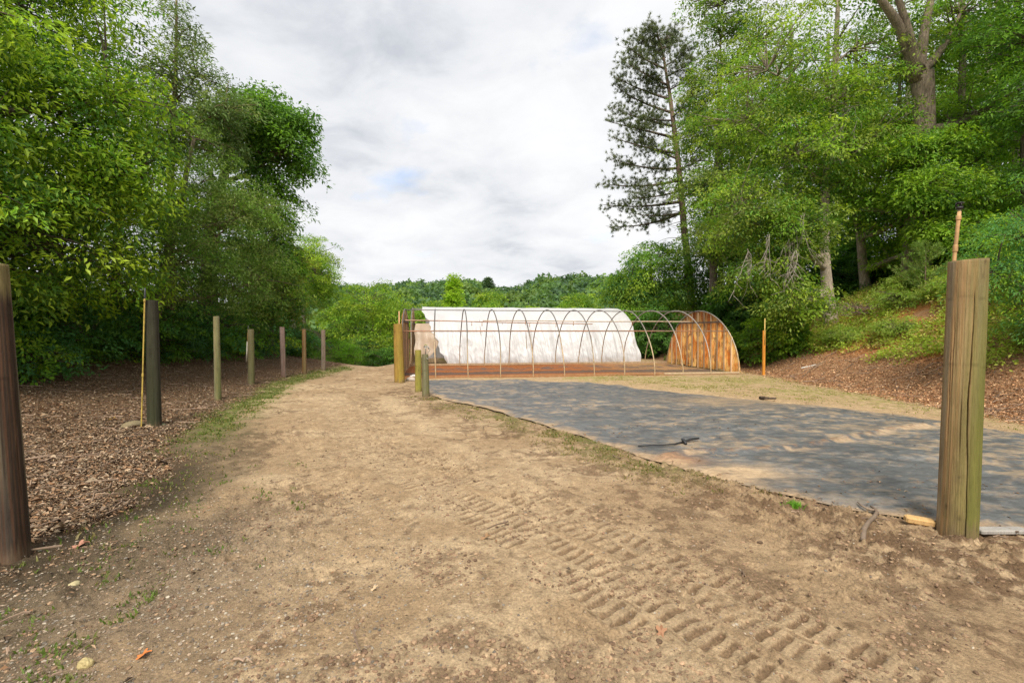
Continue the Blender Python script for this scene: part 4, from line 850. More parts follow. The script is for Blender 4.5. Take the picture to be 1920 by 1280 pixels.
# --- left side
tree('broadleaf_tree', 'large near broadleaf tree filling the left edge, with bright yellow-green glossy leaves', (-12.4, 9.2), [(-12.4, 9.2, 0, .26), (-12.2, 9.3, 4, .22), (-12.0, 9.6, 9, .12)],
     [(-11.3, 10.3, 6.0, 3.4, 3.7, 2.4, 300), (-12.2, 10.8, 9.2, 3.4, 3.6, 2.3, 230), (-11.0, 10.0, 3.7, 2.9, 3.9, 1.7, 220), (-10.3, 7.9, 4.4, 1.7, 1.7, 1.8, 90), (-10.6, 7.6, 7.2, 1.9, 1.8, 1.6, 90), (-9.5, 11.4, 7.0, 1.3, 1.6, .9, 45), (-9.0, 11.2, 5.2, 1.2, 1.5, .9, 45)], 11, 125, .62, .115, .42,
     BRT + MID + MID + DRK, group=GL, young=(.24, .33, .03), droop=.35, flat=.2)
tree('broadleaf_tree', 'dark vine-hung tree in the top left corner above the yellow-green one', (-14.8, 12.0), [(-14.8, 12, 0, .3), (-14.2, 12, 6, .25), (-13.2, 11.6, 12, .15)],
     [(-12.6, 11.6, 12.2, 2.5, 2.6, 2.0, 170), (-14.4, 12.0, 10.2, 3, 3, 2.4, 150), (-14.6, 11, 6, 3, 3, 2.6, 100)], 12, 75, .6, .13, .5, DRK + MID, group=GL, droop=.3)
tree('scrub_pine', 'thin scraggly tree with sparse fine foliage rising highest in the left group', (-12.3, 17.2), [(-12.3, 17.2, 0, .16), (-12.1, 17.2, 6, .11), (-11.7, 17.0, 12.3, .03)],
     [(-11.5, 17, 12.2, .8, 1.2, .8, 20), (-12.0, 17, 10.8, 1.7, 1.8, 1.0, 44), (-12.6, 17, 9.2, 1.9, 1.8, 1.4, 70), (-10.9, 16.8, 10.4, 1.1, 1.4, .8, 24), (-11.1, 16.6, 8.4, 1.9, 1.8, 1.2, 80), (-9.8, 16.6, 9.2, 1.1, 1.0, .35, 20)], 13, 90, .42, .13, .26, [(.10, .16, .06), (.075, .12, .05), (.14, .19, .07)],
     group=GL, bark=(.26, .19, .12), twig=.7, flat=.3, mat_=M_needle, lrand=.9)
tree('oak_tree', 'dark glossy oak whose rounded crown bulges out over the left group of trees', (-13.6, 21), [(-13.6, 21, 0, .26), (-13, 21, 5, .22), (-11.6, 20.6, 9, .12)],
     [(-9.9, 20, 10.3, 1.9, 2.1, 1.15, 130), (-11.4, 20.4, 9.9, 1.8, 2.1, 1.3, 100), (-9.7, 20.0, 8.9, 1.7, 1.9, 1.0, 80), (-10.2, 20.2, 7.0, 1.2, 1.8, 1.2, 60), (-10.4, 20.4, 5.2, 1.1, 1.8, 1.3, 60), (-12.6, 20.6, 8, 2, 2.2, 2.4, 60)], 14, 90, .55, .15, .45,
     DRK + MID + MID, group=GL, young=(.10, .20, .03), flat=.18)
tree('fine_leaved_tree', 'soft grey-green fine-leaved tree in the middle of the left group, behind the slim olive post', (-11.8, 15.6), [(-11.8, 15.6, 0, .17), (-11, 15.6, 4, .13), (-10.2, 15.6, 7, .05)],
     [(-10.1, 15.7, 6.4, 1.8, 2.0, 1.4, 90), (-9.5, 15.9, 4.9, 2.0, 2.2, 1.5, 130), (-8.9, 16.9, 5.8, 1.0, 1.4, .9, 40), (-10.2, 14.6, 3.6, 1.9, 2.0, 1.5, 100), (-9.2, 17.2, 3.4, 1.4, 1.7, 1.2, 90), (-10.6, 15.4, 8.2, 1.2, 1.4, 1.0, 30)], 15, 120, .6, .085, .3, MUT + MID,
     group=GL, droop=.3, twig=.2, bark=(.24, .19, .14), young=(.17, .25, .07))
tree('broadleaf_tree', 'dark rounded tree ending the left group where the sky begins, behind the purplish post', (-11.6, 23), [(-11.6, 23, 0, .2), (-11.4, 23, 3, .15), (-11.2, 23, 5, .08)],
     [(-11.1, 22.8, 4.9, 1.5, 1.8, 1.3, 90), (-10.8, 22.6, 3.0, 1.6, 1.8, 1.3, 110), (-12.2, 22, 4.2, 1.6, 2, 2.0, 80)], 16, 80, .5, .12, .45, DRK + MID + [(.16, .20, .05)], group=GL, young=(.20, .22, .05))
bt = tree('dense_tree', 'dark dense tree filling the gap at the back of the left group, near end', (-16.5, 14), [(-16.5, 14, 0, .2), (-16.5, 14, 5, .15), (-16.5, 14, 8, .05)],
     [(-16.5, 14, 6.5, 3.2, 3.2, 3.0, 130), (-15.8, 14, 3.0, 3.0, 3.2, 2.2, 130)], 17, 60, .75, .19, .5, DRK, group=GL, twig=.2)
for (x, y, s, rz, lb) in ((-14.6, 17.8, .86, 1.1, 'dark tree behind the soft grey-green one in the left group'), (-15.2, 24.5, .95, 2.3, 'dark tree at the far back of the left group behind the oak'), (-16.0, 7.5, 1.1, 4.0, 'dark tree behind the large near broadleaf tree at the left edge'), (-15.5, 3.0, 1.2, 5.0, 'dark tree at the left, nearest the camera and mostly out of the photo')):
    c = copy_tree(bt); c.location = (x, y, H1(x, y)); c.scale = (s, s, s); c.rotation_euler = (0, 0, rz); c['label'] = lb
# --- right side
def dead_twigs(root, O, rs):
    mb = MB(); cc = (.34, .30, .25)
    for (px, py, d) in ((1478, 452, 17.6), (1484, 455, 17.5), (1492, 470, 17.3), (1440, 440, 17.4), (1400, 470, 17.8), (1500, 400, 17.5), (1590, 205, 18)):
        a = np.array(AT(px, py, d)) - O
        for k in range(4):
            e = a + np.array([rs.uniform(-.55, .45), rs.uniform(-.3, .3), -rs.uniform(.9, 2.0)]); b = bez(a, e, rs, 9, .05, .12); b += np.cumsum(rs.normal(0, .035, b.shape), 0); mb.tube(b, np.linspace(.011, .003, 9), 5, cc)
            for q in range(4):
                i = rs.randint(2, 8); e2 = b[i] + np.array([rs.uniform(-.5, .5), 0, -rs.uniform(.1, .6)]); mb.tube(bez(b[i], e2, rs, 5, 0, .15), np.linspace(.01, .004, 5), 4, cc)
    mb.build('dead_twigs', M_bark, root, True)['label'] = 'bare pale drooping twigs'
tree('broadleaf_tree', 'broad tree with pale straight trunk and drooping bare twigs at the right bank foot', (13.45, 20.3), [(13.45, 20.3, 0, .24), (13.2, 20.2, 2.5, .20), (13.05, 20.2, 5.5, .17), (13.4, 20.2, 10, .13), (13.6, 20.2, 14, .07)],
     [(11.2, 19.3, 8.6, 2.8, 2.8, 1.7, 150), (8.9, 18.9, 6.3, 2.0, 2.2, 1.6, 110), (10.7, 18.8, 5.6, 2.0, 2.0, 1.5, 140), (14, 20, 13.2, 3.8, 3.2, 2.4, 95), (10.4, 19.8, 12.2, 2.6, 2.8, 2.2, 80), (9.4, 19.4, 10.0, 2.0, 2.2, 1.4, 90), (11.0, 18.6, 2.9, 1.6, 1.4, .8, 70), (14.6, 19.6, 9.4, 2.2, 2.2, 1.6, 80), (9.9, 19.0, 3.9, 1.8, 1.6, .9, 60), (12.2, 18.6, 10.8, 1.8, 1.6, .9, 60)],
     21, 95, .66, .12, .42, OLV + MID + BRT + DRK, group=GR, young=(.20, .27, .045), bark=(.42, .35, .27), extra=dead_twigs, droop=.25)
def fork(root, O, rs):
    mb = MB(); f = lambda *p: np.array(AT(*p)) - O; bk = (.30, .24, .18)
    mb.tube([f(1712, 150, 19), f(1700, 118, 19), f(1683, 70, 18.8), f(1664, 40, 18.6), f(1640, 8, 18.4), f(1600, -60, 18)], [.24, .21, .18, .155, .12, .07], 12, bk, jit=.08)
    mb.tube([f(1715, 160, 19), f(1716, 120, 19), f(1722, 70, 19.1), f(1735, 0, 19.2), f(1750, -80, 19.4)], [.23, .20, .16, .12, .07], 12, bk, jit=.08)
    mb.build('fork_limbs', M_bark, root, True)
z0 = H1(16.2, 19.2)
tree('forked_tree', 'massive old tree whose thick trunk forks in two near the top right', (16.2, 19.2), [(16.2, 19.2, 0, .46), (16.15, 19.1, 4.5, .38), (16.05, 19.05, 8.4, .36), (15.85, 19, 11.6 - z0, .40)][:3] + [(15.9, 19, 11.5 - z0 + .2, .34)],
     [(14.2, 18.6, 15.6, 2.4, 2.4, 1.3, 50), (18.4, 20, 14.6, 2.6, 2.4, 2.0, 90), (18.8, 19.6, 10.4, 2.0, 2, 1.3, 60), (17.2, 21.4, 13.6, 3, 2, 2.4, 90)], 22, 85, .62, .14, .42, MID + BRT + OLV, group=GR, bark=(.27, .215, .16), extra=fork, young=(.18, .27, .04), seg=16)
tree('broadleaf_tree', 'slender leaning tree just right of the pale straight trunk, with tiers of bright leaves', (15.9, 21.5), [(15.9, 21.5, 0, .2), (15.5, 21.5, 2.5, .17), (14.9, 21.6, 6, .13), (14.8, 21.6, 10, .06)],
     [(15.6, 20.3, 6.6, 2.0, 1.8, 1.1, 90), (14.2, 20.6, 7.8, 1.6, 1.6, .9, 50), (16.3, 20.8, 9.0, 2.0, 1.8, .9, 70), (17.1, 20.4, 5.0, 1.8, 1.6, .9, 70), (15.7, 17.9, 7.0, 1.7, 1.3, .9, 120), (16.3, 17.9, 5.3, 1.6, 1.3, .8, 100), (16.2, 18.0, 8.6, 1.3, 1.1, .5, 50), (15.0, 18.6, 8.4, 1.3, 1.2, .6, 40)], 23, 90, .62, .125, .42, MID + BRT, group=GR, bark=(.33, .27, .20), young=(.19, .30, .035), droop=.2)
tree('broadleaf_tree', 'slim straight dark tree with layered green boughs, right of the leaning tree', (18.2, 22.6), [(18.2, 22.6, 0, .17), (18.1, 22.6, 5, .13), (18.0, 22.6, 11, .05)],
     [(18.6, 21.4, 7.6, 2.2, 1.9, 1.1, 90), (19.8, 21.6, 5.6, 2.2, 1.9, 1.0, 90), (18.0, 21.6, 10.3, 2.3, 2, 1.2, 90), (17.6, 21, 4.4, 1.4, 1.3, .6, 40)], 24, 85, .64, .135, .42, DRK + MID + BRT, group=GR, young=(.15, .26, .035), droop=.2)
tree('broadleaf_tree', 'tall thin-trunked tree behind and above the thick cracked post, with bright flat boughs', (19.6, 20.8), [(19.6, 20.8, 0, .2), (19.4, 20.8, 6, .16), (19.1, 20.8, 14, .08)],
     [(20.2, 19.8, 9.6, 2.4, 2, 1.1, 100), (18.6, 19.4, 6.6, 2.0, 1.8, .9, 90), (20.6, 20, 13.4, 2.8, 2.2, 1.6, 100), (17.2, 18.2, 4.9, 1.7, 1.5, .7, 60), (19.6, 18.4, 5.2, 2.2, 1.8, 1.0, 90)], 25, 85, .62, .13, .42, MID + BRT + BRT, group=GR, bark=(.3, .25, .19), young=(.20, .31, .035), droop=.2)
tree('broadleaf_tree', 'dark-trunked tree at the right edge with deep green leaves to the top', (18.3, 17.1), [(18.3, 17.1, 0, .24), (18.2, 17, 6, .2), (18.1, 17, 13, .1)],
     [(18.4, 16.6, 12.4, 2.8, 2.4, 1.9, 110), (17.8, 16.2, 9.2, 1.6, 1.8, 1.0, 60), (18.8, 16, 6.8, 2.0, 1.8, 1.0, 80), (17.0, 16.6, 14.6, 2.2, 2, 1.2, 60)], 26, 85, .6, .125, .42, MID + DRK, group=GR, young=(.12, .24, .03))
tree('feathery_tree', 'near blue-green feathery sapling tree at the right edge beside the thick cracked post', (12.6, 10.6), [(12.6, 10.6, 0, .07), (12.2, 10.6, 2, .06), (11.9, 10.7, 4, .03)],
     [(11.7, 10.9, 3.7, 1.3, 1.1, .8, 90), (11.0, 10.9, 2.9, .85, .8, .5, 50), (12.1, 10.9, 2.2, 1.1, .9, .6, 60), (12.4, 10.8, 4.8, 1.2, 1, .7, 40)], 27, 110, .42, .07, .3, BLU + BLU + BRT, group=GR, droop=.35, flat=.1, young=(.10, .24, .07))
tree('broadleaf_tree', 'tall loose olive-green tree directly right of the pine, sky showing through it', (11.6, 27.5), [(11.6, 27.5, 0, .24), (11.5, 27.5, 7, .18), (11.9, 27.5, 15, .08)],
     [(11.4, 27, 15.6, 1.8, 1.9, 2.0, 60), (10.2, 27, 12.6, 1.6, 1.8, 1.4, 50), (12.6, 27, 13.0, 2.0, 2, 1.8, 80), (10.6, 27, 9.6, 1.9, 1.8, 1.4, 60), (12.8, 27, 9.6, 2.0, 2, 2.0, 80), (11.6, 26.6, 6.6, 2.4, 2, 1.5, 100), (13.6, 27, 17.6, 2.8, 2.2, 2.6, 90), (11.6, 27, 19.6, 2.2, 2.2, 2.0, 70), (10.0, 27, 14.6, 1.0, 1.5, 1.4, 30)], 28, 80, .6, .15, .42, OLV + MID, group=GR, twig=.9, young=(.19, .24, .06))
tree('bright_tree', 'small bright green tree with drooping feathery boughs between the two hoop houses and the pine', (9.6, 32), [(9.6, 32, 0, .16), (9.4, 32, 3, .12), (9.2, 32, 6, .05)],
     [(9.5, 31.6, 6.4, 2.3, 2, 1.3, 90), (7.8, 31.6, 5.0, 1.9, 1.9, 1.0, 80), (8.6, 31.4, 3.4, 2.3, 1.9, 1.2, 90), (11.2, 31.4, 4.6, 2.0, 1.9, 1.6, 80), (7.0, 32, 4.0, 1.2, 1.4, .6, 30)], 29, 90, .7, .17, .36, BRT + BLU + MID, group=GR, droop=.45, young=(.19, .28, .04))
# the pine
def needle_tuft(cent, dirs, rs, n=26, L=.24, w=.018, pal=((.09, .12, .055), (.12, .15, .07), (.15, .18, .09))):
    k = len(cent); idx = np.repeat(np.arange(k), n); N_ = k * n; D = nrm(dirs[idx] * .55 + rs.normal(0, .6, (N_, 3)) + [0, 0, .25]); X = nrm(np.cross(D, rs.normal(0, 1, (N_, 3))))
    Ls = (L * (.7 + .5 * rs.random_sample(N_)))[:, None]; P = cent[idx] + rs.normal(0, .03, (N_, 3)); V = np.stack([P - X * w, P + X * w, P + D * Ls], 1).reshape(-1, 3)
    pal = np.array(pal); C = pal[rs.randint(0, len(pal), k)][idx] * (.7 + .6 * rs.random_sample((N_, 1))); return V, np.arange(N_ * 3).reshape(-1, 3), np.repeat(C, 3, 0)
def pine(xy):
    rs = np.random.RandomState(77); bx, by = xy; bz = H1(bx, by); O = np.array([bx, by, bz]); root = empty('pine_tree', tuple(O), 'tall dark pine leaning against the sky, its long boughs all reaching left', 'pine tree', GR)
    pts = [AT(1296, 560, 34), AT(1281, 430, 34), AT(1272, 330, 34), AT(1262, 250, 34), AT(1252, 180, 34), AT(1240, 110, 34), AT(1228, 68, 34)]
    P0 = np.vstack([[O], pts]) - O; s = np.linspace(0, 1, 26); l = np.linspace(0, 1, len(P0)); P = np.stack([np.interp(s, l, P0[:, q]) for q in range(3)], -1); P[0, 2] -= .3
    r = np.interp(s, [0, .2, .6, 1], [.30, .24, .16, .03]); m = MB().tube(P, r, 12, (.22, .155, .115), jit=.08); cents, dirs = [], []
    # (start px,py) -> (end px,py), downward-sweeping boughs
    B = [((1276, 400), (1135, 425), 12), ((1273, 380), (1128, 385), 12), ((1270, 340), (1120, 345), 14), ((1268, 318), (1145, 300), 12), ((1264, 290), (1150, 262), 10), ((1262, 262), (1138, 232), 12), ((1258, 240), (1140, 205), 10),
         ((1255, 215), (1150, 165), 12), ((1250, 190), (1150, 150), 10), ((1247, 165), (1162, 118), 12), ((1243, 135), (1172, 92), 12), ((1240, 110), (1195, 75), 10), ((1234, 88), (1215, 60), 8), ((1232, 84), (1262, 70), 8),
         ((1244, 130), (1288, 100), 8), ((1250, 175), (1295, 150), 7), ((1256, 225), (1300, 190), 7), ((1262, 270), (1300, 240), 6), ((1268, 320), (1318, 296), 8), ((1273, 370), (1322, 352), 7), ((1260, 250), (1312, 214), 8), ((1246, 150), (1296, 122), 8), ((1236, 100), (1270, 84), 7), ((1240, 120), (1225, 100), 8), ((1266, 300), (1190, 262), 8), ((1272, 360), (1190, 372), 10), ((1256, 230), (1200, 225), 8), ((1248, 170), (1205, 160), 8), ((1276, 400), (1180, 400), 6)]
    for (a, b, n) in B:
        dz = rs.uniform(-2.2, 2.2); A_ = np.array(AT(a[0], a[1], 34)) - O; E = np.array(AT(b[0], b[1], 34 + dz)) - O; br = bez(A_, E, rs, 12, -.10 if b[1] > a[1] - 20 else -.06, .04); L_ = np.linalg.norm(E - A_); m.tube(br, np.linspace(.035 + .013 * L_, .012, 12), 6, (.15, .115, .09))
        for q in range(int(n * 2.5)):
            f = rs.uniform(.12, 1.0); i = int(f * 11); base = br[i]; dv = nrm(E - A_ + rs.normal(0, .6, 3) * L_ * .8); tl = rs.uniform(.25, 1.0) * (1.1 - .4 * f); e = base + dv * tl + [0, 0, rs.uniform(-.1, .35)]
            tw = bez(base, e, rs, 4, -.1, .1); m.tube(tw, np.linspace(.014, .007, 4), 4, (.13, .10, .08), caps=False)
            for t in range(5): cents.append(tw[-1] - (tw[-1] - tw[1]) * t * .22 + rs.normal(0, .24, 3)); dirs.append(nrm(dv + rs.normal(0, .3, 3)))
    for k in range(16):                                   # dead snags under the crown
        a = np.array(AT(1278 + rs.uniform(-3, 3), rs.uniform(340, 450), 34)) - O; e = a + np.array([rs.uniform(-2.6, -.5), rs.uniform(-1, 1), rs.uniform(-.8, 1.1)]); m.tube(bez(a, e, rs, 7, .05, .12), np.linspace(.022, .006, 7), 4, (.24, .2, .17))
    m.build('trunk', M_bark, root, True); V, Fq, C = needle_tuft(np.array(cents), np.array(dirs), rs, 22, .24, .014); mesh_np('needles', V, Fq, M_needle, root, C)
pine((12.8, 34.2))
# deep forest behind the right bank
ft = tree('forest_tree', 'dark tree deep in the wood, just right of the loose olive-green one', (16, 28), [(16, 28, 0, .26), (16, 28, 8, .2), (16, 28, 16, .08)],
     [(16, 28, 13, 3.6, 3.6, 3.6, 110), (15.4, 27.6, 7.6, 3.6, 3.4, 3.0, 120), (16.4, 27.6, 3.6, 3.2, 3.2, 2.0, 90)], 31, 60, .85, .22, .45, DRK + MID, group='trees deep in the wood on the right', twig=.3)
ft2 = tree('forest_tree', 'slender pale-trunked tree in the wood behind the massive forked tree', (22, 27), [(22, 27, 0, .2), (22, 27, 8, .16), (22, 27, 15, .06)],
     [(22, 27, 14, 3.2, 3.2, 3.0, 90), (22, 26.6, 9, 3.0, 3, 2.4, 90), (22, 26.4, 4.6, 2.8, 2.8, 1.6, 70)], 32, 60, .8, .2, .42, MID + BRT + OLV, group='trees deep in the wood on the right', twig=.3, bark=(.36, .3, .24))
for k, (src, x, y, s, rz, lb) in enumerate(((ft, 19.5, 30, 1.0, 1, 'dark tree in the wood behind the slim straight one'), (ft2, 27, 27.5, 1.05, 2, 'lighter tree in the wood at the upper right, behind the tall thin-trunked one'), (ft, 25, 24, .8, 3, 'dark tree close behind the dark-trunked one at the right edge'), (ft2, 15, 33, 1.0, 4, 'lighter tree deep in the wood between the olive-green tree and the forked one'),
      (ft, 24, 34, 1.1, 5, 'dark tree farthest back in the wood behind the forked tree'), (ft, 31, 31, 1.15, 2.5, 'dark tree far back in the wood at the right edge'), (ft, 22.5, 18.5, .75, 4.4, 'dark low tree beyond the right bank behind the cracked post'), (ft2, 19, 13, .7, .5, 'lighter tree high on the bank at the right edge'), (ft, 21, 11, .9, 1.9, 'dark tree on the bank at the right, mostly out of the photo'), (ft, 13.2, 30.5, .7, .9, 'dark tree low behind the small bright green tree'))):
    c = copy_tree(src); c.location = (x, y, H1(x, y) - .1); c.scale = (s, s, s); c.rotation_euler = (0, 0, rz); c['label'] = lb
# --- bushes
def bush(label, xy, r, h, pal, seed, n=60, n_per=60, L=.10, Wr=.45, young=None, name='bush', group=None, cat='bush', cr=.32, droop=.2, z=None, twig=.4):
    x, y = xy; zb = H1(x, y) if z is None else z
    return tree(name, label, xy, [(x, y, 0, .03), (x, y, h * .4, .02)], [(x, y, zb + h * .45, r, r * .9, h * .55, n), (x + r * .4, y, zb + h * .3, r * .7, r * .8, h * .4, n // 2)], seed, n_per, cr, L, Wr, pal, cat=cat, group=group, young=young, droop=droop, z=zb, twig=twig, seg=5)
GB1 = 'bushes along the edge of the leaf litter on the left'; GB2 = 'bushes below the trees on the right'
b1 = bush('low dark green bush between the left post and the near-black one', (-11.4, 10.6), 1.6, 1.3, MID + BLU + BRT, 41, 90, 70, .09, group=GB1)
b2 = bush('dark green bush behind the yellow leaning pipe', (-12.0, 12.8), 1.7, 1.8, BLU + MID, 42, 90, 70, .10, group=GB1)
for (src, x, y, s, rz, lb) in ((b1, -11.8, 8.6, 1.0, 1.3, 'low bush just right of the dark left-edge post'), (b2, -11.6, 15.2, 1.0, 2, 'dark bush seen between the near-black post and the slim olive one'), (b2, -11.4, 18.0, 1.15, 4, 'dark bush seen right of the slim olive post'), (b1, -11.3, 20.6, 1.25, 3, 'bush behind the purplish brown post'), (b2, -11.2, 24.6, 1.1, 5, 'bush behind the thin rust brown post'), (b1, -12.6, 6.4, 1.1, 4.4, 'low bush hidden mostly by the dark left-edge post')):
    c = copy_tree(src); c.location = (x, y, H1(x, y)); c.scale = (s, s, s); c.rotation_euler = (0, 0, rz); c['label'] = lb
bush('round clipped bright green bush beside the farthest post', (-9.0, 25.0), 1.15, 1.5, [(.10, .22, .02), (.08, .19, .02)], 43, 150, 80, .05, .4, cr=.25, young=(.13, .27, .025), z=H1(-9.0, 25) - .0)
c1 = bush('dark bush left of the end wall, behind the bare frame', (9.6, 24.5), 1.8, 2.6, DRK + MID, 44, 120, 70, .14, group=GB2)
c2 = bush('leafy green bush with flat boughs behind the orange stake', (11.2, 20.4), 1.5, 2.2, MID + BRT, 45, 120, 70, .12, group=GB2, young=(.16, .27, .035))
for (src, x, y, s, rz, lb) in ((c1, 12.2, 25.4, 1.25, 2, 'dark bush directly behind the rusty end wall'), (c1, 14.2, 23.8, 1.2, 3, 'dark bush left of the pale straight trunk'), (c2, 9.9, 22.6, .9, 1.5, 'green bush behind the right corner of the rusty end wall'), (c1, 17.2, 23.5, 1.2, 4, 'dark bush between the pale trunk and the leaning tree'), (c1, 20, 23, 1.3, 5, 'dark bush on top of the bank behind the slim straight tree'), (c1, 20.6, 17.6, 1.1, .6, 'dark bush on the bank top behind the cracked post'), (c1, 8.5, 28.3, 1.2, 1.6, 'dark bush seen through the bare hoops just right of the white sheet'), (c2, 7.6, 30.6, 1.2, 3.6, 'green bush beyond the right end of the white sheet'), (c1, 14.5, 12.5, .8, 1.2, 'dark bush on the bank at the right edge'), (c2, 13.8, 10.4, .75, 2.9, 'green bush on the bank at the right edge, below the feathery sapling')):
    c = copy_tree(src); c.location = (x, y, H1(x, y)); c.scale = (s, s, s); c.rotation_euler = (0, 0, rz); c['label'] = lb
GY = 'light green weedy bushes on the right bank'
y1 = bush('light yellow-green weedy bush near the middle of the right bank', (14.2, 17.6), 1.1, .9, [(.16, .25, .05), (.13, .22, .05), (.20, .25, .07)], 46, 70, 60, .09, .3, cr=.25, group=GY, young=(.21, .28, .07))
for (x, y, s, rz, lb) in ((13.0, 16.2, .8, 1, 'weedy bush lowest on the right bank, above the dry leaves'), (15.4, 17.9, 1.1, 2, 'weedy bush at the top of the bank below the forked tree'), (14.8, 15.8, .9, 3, 'weedy bush close left of the cracked post'), (12.7, 18.2, .8, 4, 'weedy bush right of the pale straight trunk foot'), (13.0, 12.0, .75, 5, 'weedy bush right of the cracked post'), (16.4, 16.4, 1.1, .4, 'weedy bush on the bank crest hidden partly by the cracked post')):
    c = copy_tree(y1); c.location = (x, y, H1(x, y)); c.scale = (s, s, s); c.rotation_euler = (0, 0, rz); c['label'] = lb
# young pine on the bank
def young_pine(xy):
    rs = np.random.RandomState(5); x, y = xy; O = np.array([x, y, H1(x, y)]); root = empty('pine_sapling', tuple(O), 'young light green pine sapling just left of the cracked post', 'pine sapling'); m = MB().tube([(0, 0, -.1), (0, 0, 1.9)], [.03, .008], 6, (.2, .15, .1)); c, d = [], []
    for k in range(30):
        z = rs.uniform(.2, 1.8); L = (2.0 - z) * .55 + .12; a = rs.rand() * 6.28; e = np.array([math.cos(a) * L, math.sin(a) * L, z + L * .8]); m.tube([(0, 0, z), e], [.01, .004], 4, (.2, .16, .1))
        for t in np.linspace(.25, 1, 7): c.append(np.array([0, 0, z]) * (1 - t) + e * t); d.append(nrm(e - [0, 0, z]))
    m.build('trunk', M_bark, root); V, Fq, C = needle_tuft(np.array(c), np.array(d), rs, 24, .13, .007, ((.20, .28, .06), (.15, .24, .05))); mesh_np('needles', V, Fq, M_needle, root, C)
young_pine((14.6, 17.0))
# ground cover on the banks
def cover(name, n, xr, yr, cond, L, hgt, pal, seed, per=14):
    rs = np.random.RandomState(seed); x = rs.uniform(*xr, n); y = rs.uniform(*yr, n); k = cond(x, y, rs); x, y = x[k], y[k]
    z = H(x, y) + hgt * np.maximum(fbm(x * .9, y * .9, seed, 3) - .2, 0) * 1.6 * rs.random_sample(len(x)) ** .6; cent = np.stack([x, y, z], -1)
    V, Fq, C = spray(cent, nrm(rs.normal(0, 1, (len(x), 3)) * [1, 1, .1]), rs, per, .22, .3, L, .5, pal, .5, .2, .6); tag(mesh_np(name, V, Fq, M_leaf, C=C), kind='stuff')
cover('ground_cover', 9000, (-20, -10.2), (4, 30), lambda x, y, rs: (x < -11.0 - .8 * rs.random_sample(len(x)) + (fbm(x * .5, y * .5, 71, 2) - .5) * 1.5), .09, .55, MID + BRT + BLU, 51)
cover('ground_cover', 9000, (11.4, 26), (8, 32), lambda x, y, rs: (x > 12.0 + (fbm(x * .5, y * .5, 72, 2) - .5) * 1.6) & ((x > 16.5) | (y > 21)), .10, .5, DRK + MID, 52)
cover('bank_weeds', 7000, (11.5, 17.5), (9, 21), lambda x, y, rs: (x > 11.9 + (fbm(x * .6, y * .6, 73, 3) - .5) * 2.2) & (fbm(x * .8, y * .8, 74, 3) > .46), .085, .45, [(.22, .31, .05), (.19, .28, .045), (.26, .31, .08), (.28, .24, .10)], 53)
# dry brush heap on the bank
bh = empty('brush_pile', (13.9, 19.0, H1(13.9, 19.0)), 'tangled heap of dry purplish brown brush on the crest of the right bank', 'brush pile'); rs_ = np.random.RandomState(9); mb = MB()
for k in range(170):
    a = np.array([rs_.normal(0, .55), rs_.normal(0, .4), rs_.uniform(.0, .35)]); e = a + [rs_.uniform(-.7, .7), rs_.uniform(-.5, .5), rs_.uniform(-.1, .45)]; mb.tube(bez(a, e, rs_, 5, .05, .12), np.linspace(.012, .004, 5), 4, np.array((.27, .19, .16)) * rs_.uniform(.6, 1.3))
mb.build('twigs', M_bark, bh)
# --- middle distance beyond the crest
GM = 'trees beyond the end of the track'
YG = [(.17, .26, .03), (.13, .22, .03), (.21, .28, .04)]
m1 = tree('broad_green_tree', 'wide low yellow-green tree beyond the end of the track, left of the hoop houses', (-10.6, 36.5), [(-10.6, 36.5, 0, .2), (-10.6, 36.5, 3, .15), (-10.6, 36.5, 5, .06)],
     [(-10.6, 36, 3.6, 2.6, 2.4, 1.7, 110), (-12.8, 36, 2.0, 2.0, 2, 1.4, 80), (-8.7, 36, 2.2, 1.7, 2, 1.5, 80), (-10.6, 35.4, 0.6, 2.6, 2, 1.0, 90)], 61, 75, .7, .16, .4, YG + MID, group=GM, young=(.22, .31, .04), twig=.6, tiltk=.3)
c = copy_tree(m1); c.location = (-15.6, 36, H1(-15.6, 36) - .6); c.scale = (.85, .85, .95); c.rotation_euler = (0, 0, 2.2); c['label'] = 'wide green tree beyond the track, directly behind the farthest post'
c = copy_tree(m1); c.location = (-20, 44, H1(-20, 44)); c.scale = (1.1, 1.1, 1.0); c.rotation_euler = (0, 0, 4.2); c['label'] = 'green tree beyond the track, mostly hidden by the left group of trees'
c = copy_tree(m1); c.location = (-8.6, 46, H1(-8.6, 46) - 1.2); c.scale = (1.0, 1.0, .9); c.rotation_euler = (0, 0, 5.2); c['label'] = 'yellow-green tree whose top shows just above the left end of the white sheet'
bush('dark bush where the track drops away, left of the tall yellow-tan post', (-6.9, 27), 1.4, 2.1, DRK + MID, 62, 90, 60, .13, z=H1(-6.9, 27) - .3)
bush('olive bush behind the round clipped one', (-9.6, 29.5), 1.6, 2.6, OLV + DRK, 63, 90, 60, .13, z=H1(-9.6, 29.5))
bush('dark spreading bush between the round clipped bush and the hoop house corner', (-8.6, 33), 2.2, 3.2, DRK + MID, 64, 110, 60, .15, z=H1(-8.6, 33) - .2)
z9 = H1(-7.3, 60)
tree('conical_tree', 'bright yellow-green cone-shaped tree rising above the white sheet', (-7.3, 60), [(-7.3, 60, 0, .15), (-7.3, 60, 6, .1), (-7.3, 60, 12, .03)],
     [(-7.3, 60, 7.6, .55, .55, 1.0, 24), (-7.3, 60, 6.2, 1.1, 1.1, 1.3, 50), (-7.3, 60, 4.6, 1.6, 1.6, 1.4, 70), (-7.3, 60, 2.6, 1.9, 1.9, 1.6, 80)], 65, 60, .6, .22, .45, [(.20, .32, .03), (.17, .28, .03)], young=(.25, .36, .04), twig=.2, droop=-.3)
